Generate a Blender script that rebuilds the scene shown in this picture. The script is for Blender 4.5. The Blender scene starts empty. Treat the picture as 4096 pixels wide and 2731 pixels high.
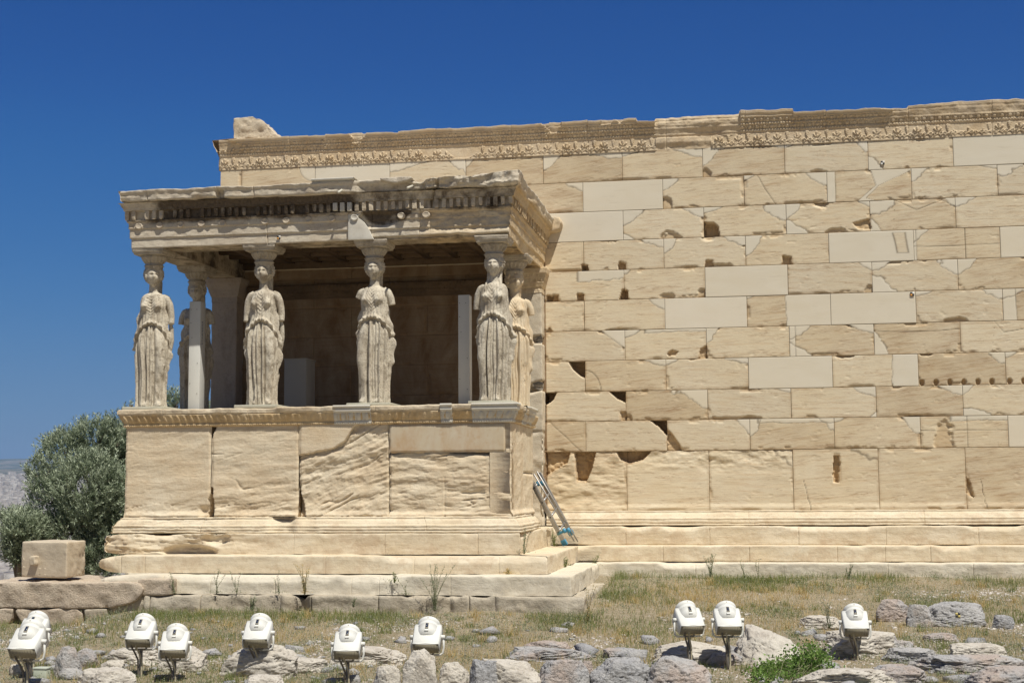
import bpy, math, random
import numpy as np
from mathutils import Vector, Matrix, Euler

# ------------------------------------------------------------------ camera
S = bpy.context.scene
CAM = np.array([3.286, -22.7135, .5215])
YAW, PITCH, ROLL, FPX = .1669, .1033, -.0067, 5679.4      # focal length in px of the 4096 px wide photo
_F = np.array([-math.sin(YAW)*math.cos(PITCH), math.cos(YAW)*math.cos(PITCH), math.sin(PITCH)])
_r = np.array([math.cos(YAW), math.sin(YAW), 0.]); _u = np.cross(_r, _F)
_R = math.cos(ROLL)*_r + math.sin(ROLL)*_u
_U = -math.sin(ROLL)*_r + math.cos(ROLL)*_u
cd = bpy.data.cameras.new('camera'); cam = bpy.data.objects.new('camera', cd)
S.collection.objects.link(cam); S.camera = cam
cd.sensor_fit = 'HORIZONTAL'; cd.sensor_width = 36.0; cd.lens = FPX/4096*36.0
cd.clip_start = .1; cd.clip_end = 60000
M = Matrix.Identity(4)
for i in range(3):
    M[i][0] = _R[i]; M[i][1] = _U[i]; M[i][2] = -_F[i]; M[i][3] = CAM[i]
cam.matrix_world = M

# ------------------------------------------------------------------ world, sun, exposure
SUN = Vector((.83, -1., 2.5)).normalized()                 # direction towards the sun
EL = math.asin(SUN.z); ROT = math.atan2(SUN.x, SUN.y)
W = bpy.data.worlds.new('World'); S.world = W; W.use_nodes = True
nt = W.node_tree; nt.nodes.clear()
sky = nt.nodes.new('ShaderNodeTexSky'); sky.sky_type = 'NISHITA'; sky.sun_disc = False
sky.sun_elevation = EL; sky.sun_rotation = ROT; sky.altitude = 5000
sky.air_density = 1.0; sky.dust_density = 0.; sky.ozone_density = 8.0
bg = nt.nodes.new('ShaderNodeBackground'); bg.inputs['Strength'].default_value = .085
wo = nt.nodes.new('ShaderNodeOutputWorld')
m1 = nt.nodes.new('ShaderNodeVectorMath'); m1.operation = 'SCALE'; m1.inputs[3].default_value = .085
cv = nt.nodes.new('ShaderNodeRGBCurve')                    # the camera's deep, slightly violet rendering of a clear sky
for ch, pts in ((0, [(0, 0), (.054, .009), (.075, .020), (.2, .105), (.38, .138), (1, .20)]), (1, [(0, 0), (.114, .076), (.157, .122), (.38, .232), (.59, .232), (1, .27)]), (2, [(0, 0), (.267, .305), (.358, .375), (.67, .43), (.78, .405), (1, .42)])):
    c = cv.mapping.curves[ch]
    for i, p in enumerate(pts):
        if i == 0: c.points[0].location = p
        elif i == len(pts)-1: c.points[-1].location = p
        else: c.points.new(*p)
cv.mapping.update()
m2 = nt.nodes.new('ShaderNodeVectorMath'); m2.operation = 'SCALE'; m2.inputs[3].default_value = 1/.085
nt.links.new(sky.outputs[0], m1.inputs[0]); nt.links.new(m1.outputs[0], cv.inputs['Color']); nt.links.new(cv.outputs[0], m2.inputs[0])
tc = nt.nodes.new('ShaderNodeTexCoord'); dt = nt.nodes.new('ShaderNodeVectorMath'); dt.operation = 'DOT_PRODUCT'; dt.inputs[1].default_value = (.25, -.9, .35)
mr = nt.nodes.new('ShaderNodeMapRange'); mr.interpolation_type = 'SMOOTHSTEP'; mr.inputs['From Min'].default_value = .15; mr.inputs['From Max'].default_value = .7
mx = nt.nodes.new('ShaderNodeMix'); mx.data_type = 'RGBA'     # unseen sky behind the camera, paled to add a neutral fill
sky_fill = nt.nodes.new('ShaderNodeMix'); sky_fill.data_type = 'RGBA'; sky_fill.inputs[0].default_value = .6; sky_fill.inputs[7].default_value = (1.3, 1.32, 1.45, 1)
nt.links.new(tc.outputs['Generated'], dt.inputs[0]); nt.links.new(dt.outputs['Value'], mr.inputs['Value']); nt.links.new(sky.outputs[0], sky_fill.inputs[6])
nt.links.new(mr.outputs[0], mx.inputs[0]); nt.links.new(m2.outputs[0], mx.inputs[6]); nt.links.new(sky_fill.outputs[2], mx.inputs[7])
nt.links.new(mx.outputs[2], bg.inputs['Color']); nt.links.new(bg.outputs[0], wo.inputs['Surface'])
sl = bpy.data.lights.new('sun', 'SUN'); sl.energy = 4.95; sl.angle = math.radians(.55); sl.color = (1., .965, .875)
so = bpy.data.objects.new('sun', sl); S.collection.objects.link(so)
so.rotation_euler = SUN.to_track_quat('Z', 'Y').to_euler()
S.view_settings.view_transform = 'Standard'; S.view_settings.look = 'None'
S.view_settings.exposure = 0.0; S.view_settings.gamma = 1.0
S.render.filter_size = 1.15; S.cycles.max_bounces = 6; S.cycles.diffuse_bounces = 4

# ------------------------------------------------------------------ photo helpers: a pixel of the 2352 px wide view -> a point
def ray(x, y):
    x, y = x*1.7415, y*1.7415
    return _F + (x-2048)/FPX*_R - (y-1365.5)/FPX*_U
def atY(x, y, Y):
    d = ray(x, y); return CAM + (Y-CAM[1])/d[1]*d
def gz(x, y):                                               # mean height of the ground
    x = np.asarray(x, float); y = np.asarray(y, float)
    z = -.83 + .07*(np.clip(y, -30, 3)+1.4)
    z = z - 1.3*np.clip((-6.3-x)/1.2, 0, 1)*np.clip((y+3.6)/.8, 0, 1)
    z = z - .20*np.clip((-4.9-x)/.9, 0, 1)*np.clip((y+8.2)/1.5, 0, 1)
    back = np.clip((y-7)/60, 0, 1)
    z = z - 88*back**1.3
    left = np.clip((-19-x)/60, 0, 1)
    z = np.minimum(z, z - 88*left)
    return z
def onG(x, y, up=0.):
    d = ray(x, y); lo, hi = 5., 40.
    for _ in range(40):
        m = (lo+hi)/2; p = CAM+d*m
        if p[2] > gz(p[0], p[1])+up: lo = m
        else: hi = m
    return CAM+d*lo

# ------------------------------------------------------------------ noise
def _h(ix, iy, iz, seed):
    n = (ix.astype(np.int64)*374761393 + iy.astype(np.int64)*668265263 + iz.astype(np.int64)*1442695041 + seed*974634777) & 0xffffffff
    n = ((n ^ (n >> 13))*1274126177) & 0xffffffff
    n = ((n ^ (n >> 16))*2246822519) & 0xffffffff
    return ((n ^ (n >> 15)) & 0xffffff)/float(0xffffff)
def vn(x, y, z, seed=0):
    x, y, z = np.broadcast_arrays(np.asarray(x, float), y, z)
    fx, fy, fz = np.floor(x), np.floor(y), np.floor(z)
    u, v, w = x-fx, y-fy, z-fz
    u = u*u*(3-2*u); v = v*v*(3-2*v); w = w*w*(3-2*w)
    r = 0
    for a in (0, 1):
        for b in (0, 1):
            for c in (0, 1):
                r = r + _h(fx+a, fy+b, fz+c, seed)*(u if a else 1-u)*(v if b else 1-v)*(w if c else 1-w)
    return r*2-1
def fbm(x, y, z, o=4, seed=0, g=.5):
    r = 0; a = 1.; s = 1.; t = 0
    for i in range(o):
        r = r + a*vn(x*s+i*7.3, y*s+i*3.1, z*s-i*5.7, seed+i); t += a; a *= g; s *= 2.03
    return r/t
def sst(a, b, x):
    t = np.clip((x-a)/(b-a), 0, 1); return t*t*(3-2*t)
def vor(x, y, seed=0):                                      # F1, F2 and the id of the nearest cell
    fx, fy = np.floor(x), np.floor(y)
    f1 = np.full(x.shape, 9.); f2 = f1.copy(); cid = f1*0
    for a in (-1, 0, 1):
        for b in (-1, 0, 1):
            cx, cy = fx+a, fy+b
            px = cx+_h(cx, cy, cx*0, seed); py = cy+_h(cx, cy, cx*0+5, seed)
            d = np.hypot(x-px, y-py); k = _h(cx, cy, cx*0+9, seed)
            m = d < f1
            f2 = np.where(m, f1, np.minimum(f2, d)); cid = np.where(m, k, cid); f1 = np.where(m, d, f1)
    return f1, f2, cid

# ------------------------------------------------------------------ mesh helpers
COL = S.collection
def mesh(name, V, F, mat=None, parent=None, attrs=None, smooth=True, mats=None, mi=None):
    """V (n,3); F (m,k) array or list of arrays"""
    me = bpy.data.meshes.new(name)
    Fs = F if isinstance(F, list) else [F]
    Fs = [np.asarray(f) for f in Fs if len(f)]
    V = np.asarray(V, np.float32)
    me.vertices.add(len(V)); me.vertices.foreach_set('co', V.ravel())
    loops = np.concatenate([f.ravel() for f in Fs]).astype(np.int32)
    tot = np.concatenate([np.full(len(f), f.shape[1], np.int32) for f in Fs])
    st = np.concatenate([[0], np.cumsum(tot)[:-1]]).astype(np.int32)
    me.loops.add(len(loops)); me.polygons.add(len(tot))
    me.loops.foreach_set('vertex_index', loops)
    me.polygons.foreach_set('loop_start', st); me.polygons.foreach_set('loop_total', tot)
    if smooth: me.polygons.foreach_set('use_smooth', np.ones(len(tot), bool))
    if mi is not None: me.polygons.foreach_set('material_index', np.asarray(mi, np.int32))
    if attrs:
        for k, a in attrs.items():
            at = me.attributes.new(k, 'FLOAT', 'POINT'); at.data.foreach_set('value', np.asarray(a, np.float32).ravel())
    me.update(calc_edges=True)
    for m in (mats or [mat]):
        if m is not None: me.materials.append(m)
    o = bpy.data.objects.new(name, me); COL.objects.link(o)
    if parent is not None:
        o.parent = parent
        if isinstance(parent, bpy.types.Object): o.matrix_parent_inverse = parent_world(parent).inverted()
    return o
def parent_world(p):
    m = p.matrix_basis.copy()
    return (parent_world(p.parent) @ p.matrix_parent_inverse @ m) if p.parent else m
def gridF(h, w, cw=False, off=0):
    i = np.arange(h-1)[:, None]*w; j = np.arange(w-1 if not cw else w)[None, :]
    j2 = (j+1) % w
    a = i+j; b = i+j2; c = i+w+j2; d = i+w+j
    return np.stack([a, b, c, d], -1).reshape(-1, 4)+off
class MB:
    def __init__(s): s.V = []; s.F = {}; s.n = 0
    def add(s, V, F):
        V = np.asarray(V, float).reshape(-1, 3)
        for f in (F if isinstance(F, list) else [F]):
            f = np.asarray(f)
            if len(f): s.F.setdefault(f.shape[1], []).append(f+s.n)
        s.V.append(V); s.n += len(V)
    def box(s, x0, x1, y0, y1, z0, z1, M=None, bev=0.):
        v, f = boxv(x0, x1, y0, y1, z0, z1, bev)
        if M is not None: v = tx(M, v)
        s.add(v, f)
    def tube(s, pts, r, n=10, caps=True):
        v, f = tubev(pts, r, n, caps); s.add(v, f)
    def build(s, name, mat, parent=None, smooth=False, **k):
        return mesh(name, np.concatenate(s.V), [np.concatenate(a) for a in s.F.values()], mat, parent, smooth=smooth, **k)
def tx(M, v):
    M = np.array(M); return np.asarray(v) @ M[:3, :3].T + M[:3, 3]
def boxv(x0, x1, y0, y1, z0, z1, bev=0.):
    if bev <= 0:
        v = [(x, y, z) for z in (z0, z1) for y in (y0, y1) for x in (x0, x1)]
        return np.array(v, float), [np.array([(0, 2, 3, 1), (4, 5, 7, 6), (0, 1, 5, 4), (2, 6, 7, 3), (0, 4, 6, 2), (1, 3, 7, 5)])]
    import bmesh
    bm = bmesh.new(); bmesh.ops.create_cube(bm, size=1)
    for q in bm.verts: q.co = Vector(((x0+x1)/2+q.co.x*(x1-x0), (y0+y1)/2+q.co.y*(y1-y0), (z0+z1)/2+q.co.z*(z1-z0)))
    bmesh.ops.bevel(bm, geom=bm.edges[:], offset=bev, segments=2, affect='EDGES', profile=.5)
    bm.verts.index_update(); v = np.array([q.co[:] for q in bm.verts]); d = {}
    for f in bm.faces: d.setdefault(len(f.verts), []).append([q.index for q in f.verts])
    bm.free(); return v, [np.array(a) for a in d.values()]
def tubev(pts, r, n=10, caps=True):
    P = np.asarray(pts, float); m = len(P); r = np.broadcast_to(np.asarray(r, float), (m,))
    T = np.gradient(P, axis=0); T /= np.linalg.norm(T, axis=1)[:, None]+1e-12
    ref = np.array([0, 0, 1.]) if abs(T[0][2]) < .9 else np.array([1., 0, 0])
    V = []
    a = np.cross(T[0], ref); a /= np.linalg.norm(a)
    for i in range(m):
        a = a - T[i]*(a@T[i]); a /= np.linalg.norm(a)+1e-12; b = np.cross(T[i], a)
        th = np.arange(n)/n*2*np.pi
        V.append(P[i]+r[i]*(np.cos(th)[:, None]*a+np.sin(th)[:, None]*b))
    V = np.concatenate(V); F = [gridF(m, n, True)]
    if caps: F.append(np.array([list(range(n))[::-1], list(range((m-1)*n, m*n))]))
    return V, F
def tag(o, label, cat, group=None, kind=None):
    if label: o['label'] = label
    if cat: o['category'] = cat
    if group: o['group'] = group
    if kind: o['kind'] = kind
    return o
def thing(name, label, cat, loc=(0, 0, 0), rz=0, group=None):
    o = bpy.data.objects.new(name, None); COL.objects.link(o); o.empty_display_size = .2
    o.location = loc; o.rotation_euler = (0, 0, rz); return tag(o, label, cat, group)
def skel(o, kind='structure'):
    o['kind'] = kind; return o

# ------------------------------------------------------------------ materials
class NT:
    def __init__(s, name, rough=.85, spec=.3):
        s.m = bpy.data.materials.new(name); s.m.use_nodes = True; s.t = s.m.node_tree
        s.b = s.t.nodes['Principled BSDF']; s.b.inputs['Roughness'].default_value = rough
        s.b.inputs['Specular IOR Level'].default_value = spec
    def n(s, ty, ins=None, **k):
        q = s.t.nodes.new('ShaderNode'+ty)
        for a, v in k.items(): setattr(q, a, v)
        for a, v in (ins or {}).items():
            if isinstance(v, bpy.types.NodeSocket): s.t.links.new(v, q.inputs[a])
            else: q.inputs[a].default_value = v
        return q
    def obj(s): return s.n('TexCoord').outputs['Object']
    def pos(s): return s.n('NewGeometry').outputs['Position']
    def map(s, v, sc=(1, 1, 1), rot=(0, 0, 0)): return s.n('Mapping', {'Vector': v, 'Scale': sc, 'Rotation': rot}).outputs[0]
    def noise(s, v, sc, det=5, ro=.6, dist=0): return s.n('TexNoise', {'Vector': v, 'Scale': sc, 'Detail': det, 'Roughness': ro, 'Distortion': dist}).outputs[0]
    def ramp(s, f, *st):
        q = s.n('ValToRGB', {'Fac': f}); e = q.color_ramp.elements
        for i, (p, c) in enumerate(st):
            c = (c, c, c, 1) if not hasattr(c, '__len__') else (*c, 1)
            if i < 2: e[i].position = p; e[i].color = c
            else: x = e.new(p); x.color = c
        return q.outputs[0]
    def mix(s, f, a, b, mode='MIX'):
        q = s.n('Mix', data_type='RGBA', blend_type=mode)
        for k, v in ((0, f), (6, a), (7, b)):
            if isinstance(v, bpy.types.NodeSocket): s.t.links.new(v, q.inputs[k])
            else: q.inputs[k].default_value = (*v, 1) if hasattr(v, '__len__') else v
        return q.outputs[2]
    def math(s, op, a, b=0., clamp=False):
        q = s.n('Math', operation=op, use_clamp=clamp)
        for k, v in ((0, a), (1, b)):
            if isinstance(v, bpy.types.NodeSocket): s.t.links.new(v, q.inputs[k])
            else: q.inputs[k].default_value = v
        return q.outputs[0]
    def attr(s, name): return s.n('Attribute', attribute_name=name).outputs['Fac']
    def col(s, c):
        if isinstance(c, bpy.types.NodeSocket): s.t.links.new(c, s.b.inputs['Base Color'])
        else: s.b.inputs['Base Color'].default_value = (*c, 1)
    def bump(s, h, st=.5, d=.01):
        q = s.n('Bump', {'Height': h, 'Strength': st, 'Distance': d}); s.t.links.new(q.outputs[0], s.b.inputs['Normal'])

def mat_wall():
    k = NT('wall_marble', .8, .25); p = k.pos()
    tone = k.attr('tone'); new = k.attr('newm'); crack = k.attr('crack'); brown = k.attr('brown'); jd_ = k.math('MULTIPLY', k.attr('grime'), k.ramp(k.noise(p, 3.5, 5, .7), (.38, 0.), (.6, 1.))); pat = k.attr('patina_shade')
    off = k.n('CombineXYZ', {'X': k.math('MULTIPLY', tone, 31.), 'Z': k.math('MULTIPLY', tone, 17.)}).outputs[0]
    pv = k.n('VectorMath', {0: p, 1: off}, operation='ADD').outputs[0]
    rotz = k.n('VectorRotate', {'Vector': pv, 'Angle': k.math('MULTIPLY', k.math('SUBTRACT', tone, .35), .22)}, rotation_type='Y_AXIS').outputs[0]
    st = k.noise(k.map(rotz, (1.1, 1, 16)), 1.6, 6, .65, .35)
    big = k.noise(pv, 1.3, 4, .6)
    fine = k.noise(k.map(pv, (4, 4, 10)), 6, 5, .7)
    old = k.mix(k.ramp(big, (.3, 0.), (.7, 1.)), (.715, .602, .42), (.75, .658, .495))
    old = k.mix(k.ramp(st, (.50, 0.), (.72, .6)), old, (.60, .42, .24))
    old = k.mix(k.ramp(st, (.22, .5), (.4, 0.)), old, (.75, .63, .46))
    hl = k.noise(k.map(rotz, (1.6, 1, 34)), 2.4, 4, .75, .3)
    spots = k.noise(k.map(pv, (.8, 1, 2.6)), 2.3, 3, .6)
    old = k.mix(k.math('MULTIPLY', k.ramp(hl, (.56, 0.), (.66, .6)), k.ramp(spots, (.42, .12), (.58, 1.))), old, (.30, .195, .115))
    old = k.mix(k.math('MULTIPLY', k.math('MULTIPLY', k.ramp(st, (.4, .1), (.7, 1.)), k.ramp(spots, (.42, 0.), (.7, .75))), k.ramp(tone, (.45, 0.), (.85, 1.))), old, (.38, .255, .165))
    vn_ = k.noise(k.map(rotz, (.38, 1, 5.5)), 2.3, 5, .55, .5)
    vl = k.ramp(k.math('ABSOLUTE', k.math('SUBTRACT', vn_, .5)), (0., 1.), (.016, 0.))
    old = k.mix(k.math('MULTIPLY', vl, k.ramp(spots, (.38, .1), (.58, .75))), old, (.40, .26, .15))
    vn2 = k.noise(k.map(rotz, (.5, 1, 9.)), 3.7, 4, .5, .4)
    vl2 = k.ramp(k.math('ABSOLUTE', k.math('SUBTRACT', vn2, .47)), (0., 1.), (.018, 0.))
    old = k.mix(k.math('MULTIPLY', vl2, k.ramp(big, (.42, 0.), (.6, .5))), old, (.50, .34, .20))
    old = k.mix(k.ramp(fine, (.3, .18), (.5, 0.)), old, (.43, .30, .17))
    tn = k.ramp(tone, (0., (.95, .95, .96)), (.45, (1.05, 1.05, 1.05)), (.7, (.99, .97, .94)), (1., (.86, .82, .77)))
    old = k.mix(1., old, tn, 'MULTIPLY')
    ns = k.noise(k.map(pv, (1, 1, 3.2), (0, .5, 0)), 1.4, 5, .6, .6)
    nw = k.mix(k.ramp(ns, (.35, 0.), (.7, 1.)), (.735, .662, .53), (.77, .705, .585))
    nw = k.mix(k.ramp(k.noise(k.map(pv, (1, 1, 9), (0, .6, 0)), 2.2, 5, .6, .4), (.6, 0.), (.75, .35)), nw, (.52, .43, .31))
    nw = k.mix(1., nw, k.ramp(tone, (0., (1.02, 1.01, 1.)), (.5, (.97, .965, .95)), (1., (1., .975, .93))), 'MULTIPLY')
    nw = k.mix(k.ramp(k.noise(k.map(pv, (.6, 1, 5), (0, .7, 0)), 3.1, 6, .7, .8), (.62, 0.), (.72, .5)), nw, (.50, .45, .36))
    c = k.mix(new, old, nw)
    c = k.mix(k.math('MULTIPLY', brown, .75), c, (.50, .315, .14))
    soot_shade = k.noise(k.map(p, (1.6, 1, .8)), 1.5, 6, .7, .5)
    c = k.mix(k.math('MULTIPLY', pat, k.ramp(soot_shade, (.35, .97), (.72, .62))), c, (.205, .118, .055))  # brown staining, deepened so the porch's interior shade sits in the colour
    c = k.mix(crack, c, (.10, .07, .045))
    c = k.mix(k.math('MULTIPLY', jd_, .55), c, (.40, .27, .15))
    k.col(c)
    k.bump(k.math('ADD', k.math('MULTIPLY', k.noise(k.map(pv, (2, 2, 9)), 7, 6, .7), k.math('SUBTRACT', 1., k.math('MULTIPLY', new, .85))), 0.), .22, .010)
    return k.m
def mat_stone(name, base, alt, dark, scale=1., streak=6., bump=.4, spots=None, dkamt=.5, coord='pos', rough=.85, rot=.06, fd=.35):
    k = NT(name, rough, .25); p = k.pos() if coord == 'pos' else k.obj()
    n1 = k.noise(p, 1.4*scale, 5, .65)
    st = k.noise(k.map(p, (1, 1, streak), (0, rot, 0)), 2.0*scale, 6, .65, .4)
    f = k.noise(p, 16*scale, 5, .7)
    c = k.mix(k.ramp(n1, (.32, 0.), (.68, 1.)), base, alt)
    c = k.mix(k.ramp(st, (.5, 0.), (.72, dkamt)), c, dark)
    c = k.mix(k.ramp(f, (.3, fd), (.48, 0.)), c, dark)
    c = k.mix(k.ramp(f, (.58, 0.), (.8, .3)), c, tuple(min(1, v*1.2) for v in alt))
    if spots:
        sp = k.noise(p, 2.6*scale, 7, .72, .3)
        c = k.mix(k.ramp(sp, (.52, 0.), (.62, .8)), c, spots)
    k.col(c); k.bump(k.math('ADD', f, k.math('MULTIPLY', st, .8)), bump, .015); return k.m
def mat_plain(name, c, rough=.5, metal=0., spec=.5, var=0.):
    k = NT(name, rough, spec); k.b.inputs['Metallic'].default_value = metal
    if var:
        k.col(k.mix(k.ramp(k.noise(k.obj(), 6, 5, .7), (.3, 0.), (.75, 1.)), c, tuple(v*(1-var) for v in c)))
    else: k.col(c)
    return k.m
MW = mat_wall()
M_step = mat_stone('step_marble', (.66, .55, .385), (.74, .65, .50), (.44, .32, .20), 1.2, 7., .5, spots=(.58, .46, .32))
M_stepwhite = mat_stone('pale_step_marble', (.68, .60, .47), (.74, .68, .56), (.42, .35, .25), 1.2, 6., .5, spots=(.60, .54, .44))
M_pod = mat_stone('podium_marble', (.68, .54, .365), (.75, .65, .49), (.46, .32, .19), 1.2, 8., .5, rot=.12)
M_podnew = mat_stone('new_podium_panel', (.56, .45, .30), (.60, .52, .40), (.47, .28, .13), .9, .35, .1, dkamt=.75)
M_cap = mat_stone('podium_cap_marble', (.66, .50, .30), (.74, .64, .48), (.40, .24, .11), 1.4, 3., .5)
M_white = mat_stone('new_white_marble', (.62, .58, .50), (.67, .635, .555), (.48, .41, .32), 1., 2., .15)
M_arch = mat_stone('architrave_marble', (.56, .47, .355), (.64, .56, .44), (.33, .24, .165), 1.3, 4., .5, spots=(.42, .34, .26))
M_corn = mat_stone('cornice_marble', (.58, .505, .40), (.68, .61, .50), (.26, .21, .165), 2., 2., .7, spots=(.40, .355, .30), fd=.6)
M_dent = mat_stone('sooty_dentil_marble', (.20, .145, .10), (.33, .25, .17), (.045, .033, .025), 2., 1., .6, spots=(.08, .058, .04))
M_dentR = mat_stone('grey_dentil_marble', (.44, .37, .29), (.52, .45, .36), (.18, .14, .105), 2., 1., .6, spots=(.26, .21, .16))
M_frieze = mat_stone('frieze_marble', (.60, .46, .29), (.68, .56, .40), (.38, .25, .14), 1.6, 2., .4, spots=(.52, .42, .30))
M_stat = mat_stone('caryatid_marble', (.58, .51, .40), (.66, .60, .49), (.26, .205, .145), 2.6, .35, .7, spots=(.30, .25, .185), fd=.9, dkamt=.85)
M_statO = mat_stone('warm_caryatid_marble', (.62, .50, .34), (.68, .58, .43), (.50, .33, .17), 2.6, .5, .22)
M_ech = mat_stone('capital_marble', (.46, .395, .305), (.54, .475, .38), (.20, .16, .12), 3., .6, .6, spots=(.30, .25, .19))
M_plinth = mat_stone('grey_plinth_stone', (.46, .44, .35), (.52, .50, .41), (.34, .31, .24), 3., 3., .3)
M_found = mat_stone('foundation_limestone', (.44, .38, .29), (.53, .47, .375), (.27, .22, .16), 1.6, 2., .9, spots=(.33, .29, .225))
M_rubble = mat_stone('reddish_rubble_stone', (.53, .43, .325), (.60, .51, .40), (.27, .20, .145), 2.8, 1.5, 1., fd=.7, spots=(.46, .37, .28))
M_block = mat_stone('pale_tan_block', (.53, .44, .32), (.60, .51, .385), (.42, .33, .235), 1.5, 3., .4)
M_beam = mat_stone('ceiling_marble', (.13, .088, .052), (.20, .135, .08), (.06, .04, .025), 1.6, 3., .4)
M_anta = mat_stone('anta_marble', (.42, .345, .275), (.48, .40, .32), (.22, .165, .12), 1.8, .4, .5)
M_rough = mat_stone('picked_marble', (.62, .51, .37), (.69, .59, .45), (.38, .28, .18), 3., 1., .9)
M_dress = mat_stone('picked_pale_marble', (.62, .53, .40), (.68, .60, .47), (.42, .33, .23), 3., 1., .6)
# ================================================================== STONE BUILDERS
def sweep(name, path, prof, mat, parent, ds=.02, dt=.018, rough=.004, nf=5., erode=None, joints=None, gz_=1., seed=0, attrs=None, jw=.006, jd=.01, open_path=True, miter=None):
    path = [np.array(p, float) for p in path]; prof = np.array(prof, float)
    pts = [prof[0]]
    for a, b in zip(prof[:-1], prof[1:]):
        n = max(1, int(round(np.linalg.norm(b-a)/dt)))
        for i in range(n): pts.append(a+(b-a)*(i+1)/n)
    prof = np.array(pts); T = len(prof)
    segs = []
    for a, b in zip(path[:-1], path[1:]):
        d = (b-a)/np.linalg.norm(b-a); segs.append((a, b, d, np.array([d[1], -d[0]])))
    def mit(i):
        if i == 0: return segs[0][3]
        if i == len(path)-1: return segs[-1][3]
        n1, n2 = segs[i-1][3], segs[i][3]; m = n1+n2; return m/(m@n1)
    cols = []
    for i, (a, b, d, n) in enumerate(segs):
        L = np.linalg.norm(b-a); fs = list(np.linspace(0, 1, max(2, int(L/ds))))
        if joints and i in joints:
            for j in joints[i]:
                f = (j-a)@d/L if hasattr(j, '__len__') else (abs(j-a[0])/L if abs(d[0]) > .5 else abs(j-a[1])/L)
                for e in (-jw, -jw*.45, 0, jw*.45, jw): fs.append(f+e/L)
        fs = sorted(f for f in fs if 0 <= f <= 1)
        if i: fs = fs[1:]
        for f in fs:
            base = a+(b-a)*f; nn = mit(i)*(1-f)+mit(i+1)*f
            cols.append((base, nn, n, i, f*L))
    B = np.array([c[0] for c in cols]); N = np.array([c[1] for c in cols]); N0 = np.array([c[2] for c in cols])
    SG = np.array([c[3] for c in cols]); SL = np.array([c[4] for c in cols])
    X = B[:, None, 0]+prof[None, :, 0]*N[:, None, 0]; Y = B[:, None, 1]+prof[None, :, 0]*N[:, None, 1]; Z = np.broadcast_to(prof[None, :, 1], X.shape).copy()
    OFF = np.broadcast_to(prof[None, :, 0], X.shape)
    along = np.where(np.abs(N0[:, 1]) > .5, B[:, 0], B[:, 1])[:, None]+0*X
    nx = np.broadcast_to(N0[:, None, 0], X.shape); ny = np.broadcast_to(N0[:, None, 1], X.shape)
    dn = rough*fbm(X*nf, Y*nf, Z*nf*1.6, 4, seed)*1.6
    dz = rough*.6*fbm(X*nf, Y*nf, Z*nf, 3, seed+50)*1.6
    ctx = dict(X=X, Y=Y, Z=Z, off=OFF, s=along, seg=SG[:, None]+0*X.astype(int), sl=SL[:, None]+0*X)
    if erode is not None:
        e = erode(ctx)
        if isinstance(e, tuple): dn = dn-e[0]; dz = dz-e[1]
        else: dn = dn-e
    if joints:
        for i, js in joints.items():
            for j in js:
                m = (ctx['seg'] == i); dd = np.abs(along-j)
                dn = dn-np.where(m, jd*np.exp(-(dd/(jw*.5))**2), 0)
    V = np.stack([X+nx*dn, Y+ny*dn, Z+dz], -1)
    at = None
    if attrs: at = attrs(ctx)
    return mesh(name, V.reshape(-1, 3), gridF(len(cols), T), mat, parent, attrs=at)

def chips(c, zt, depth=.03, f=1.5, thr=.15, seed=3, r=.05):
    """broken upper arris of a block: deeper the nearer to the top-front edge z=zt"""
    n = fbm(c['s']*f, c['seg']*7.7, 0, 4, seed)
    amt = np.clip((n-thr)*3, 0, 1)
    return depth*amt*np.clip(1-np.abs(c['Z']-zt)/(r*(.6+amt)), 0, 1)

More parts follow.
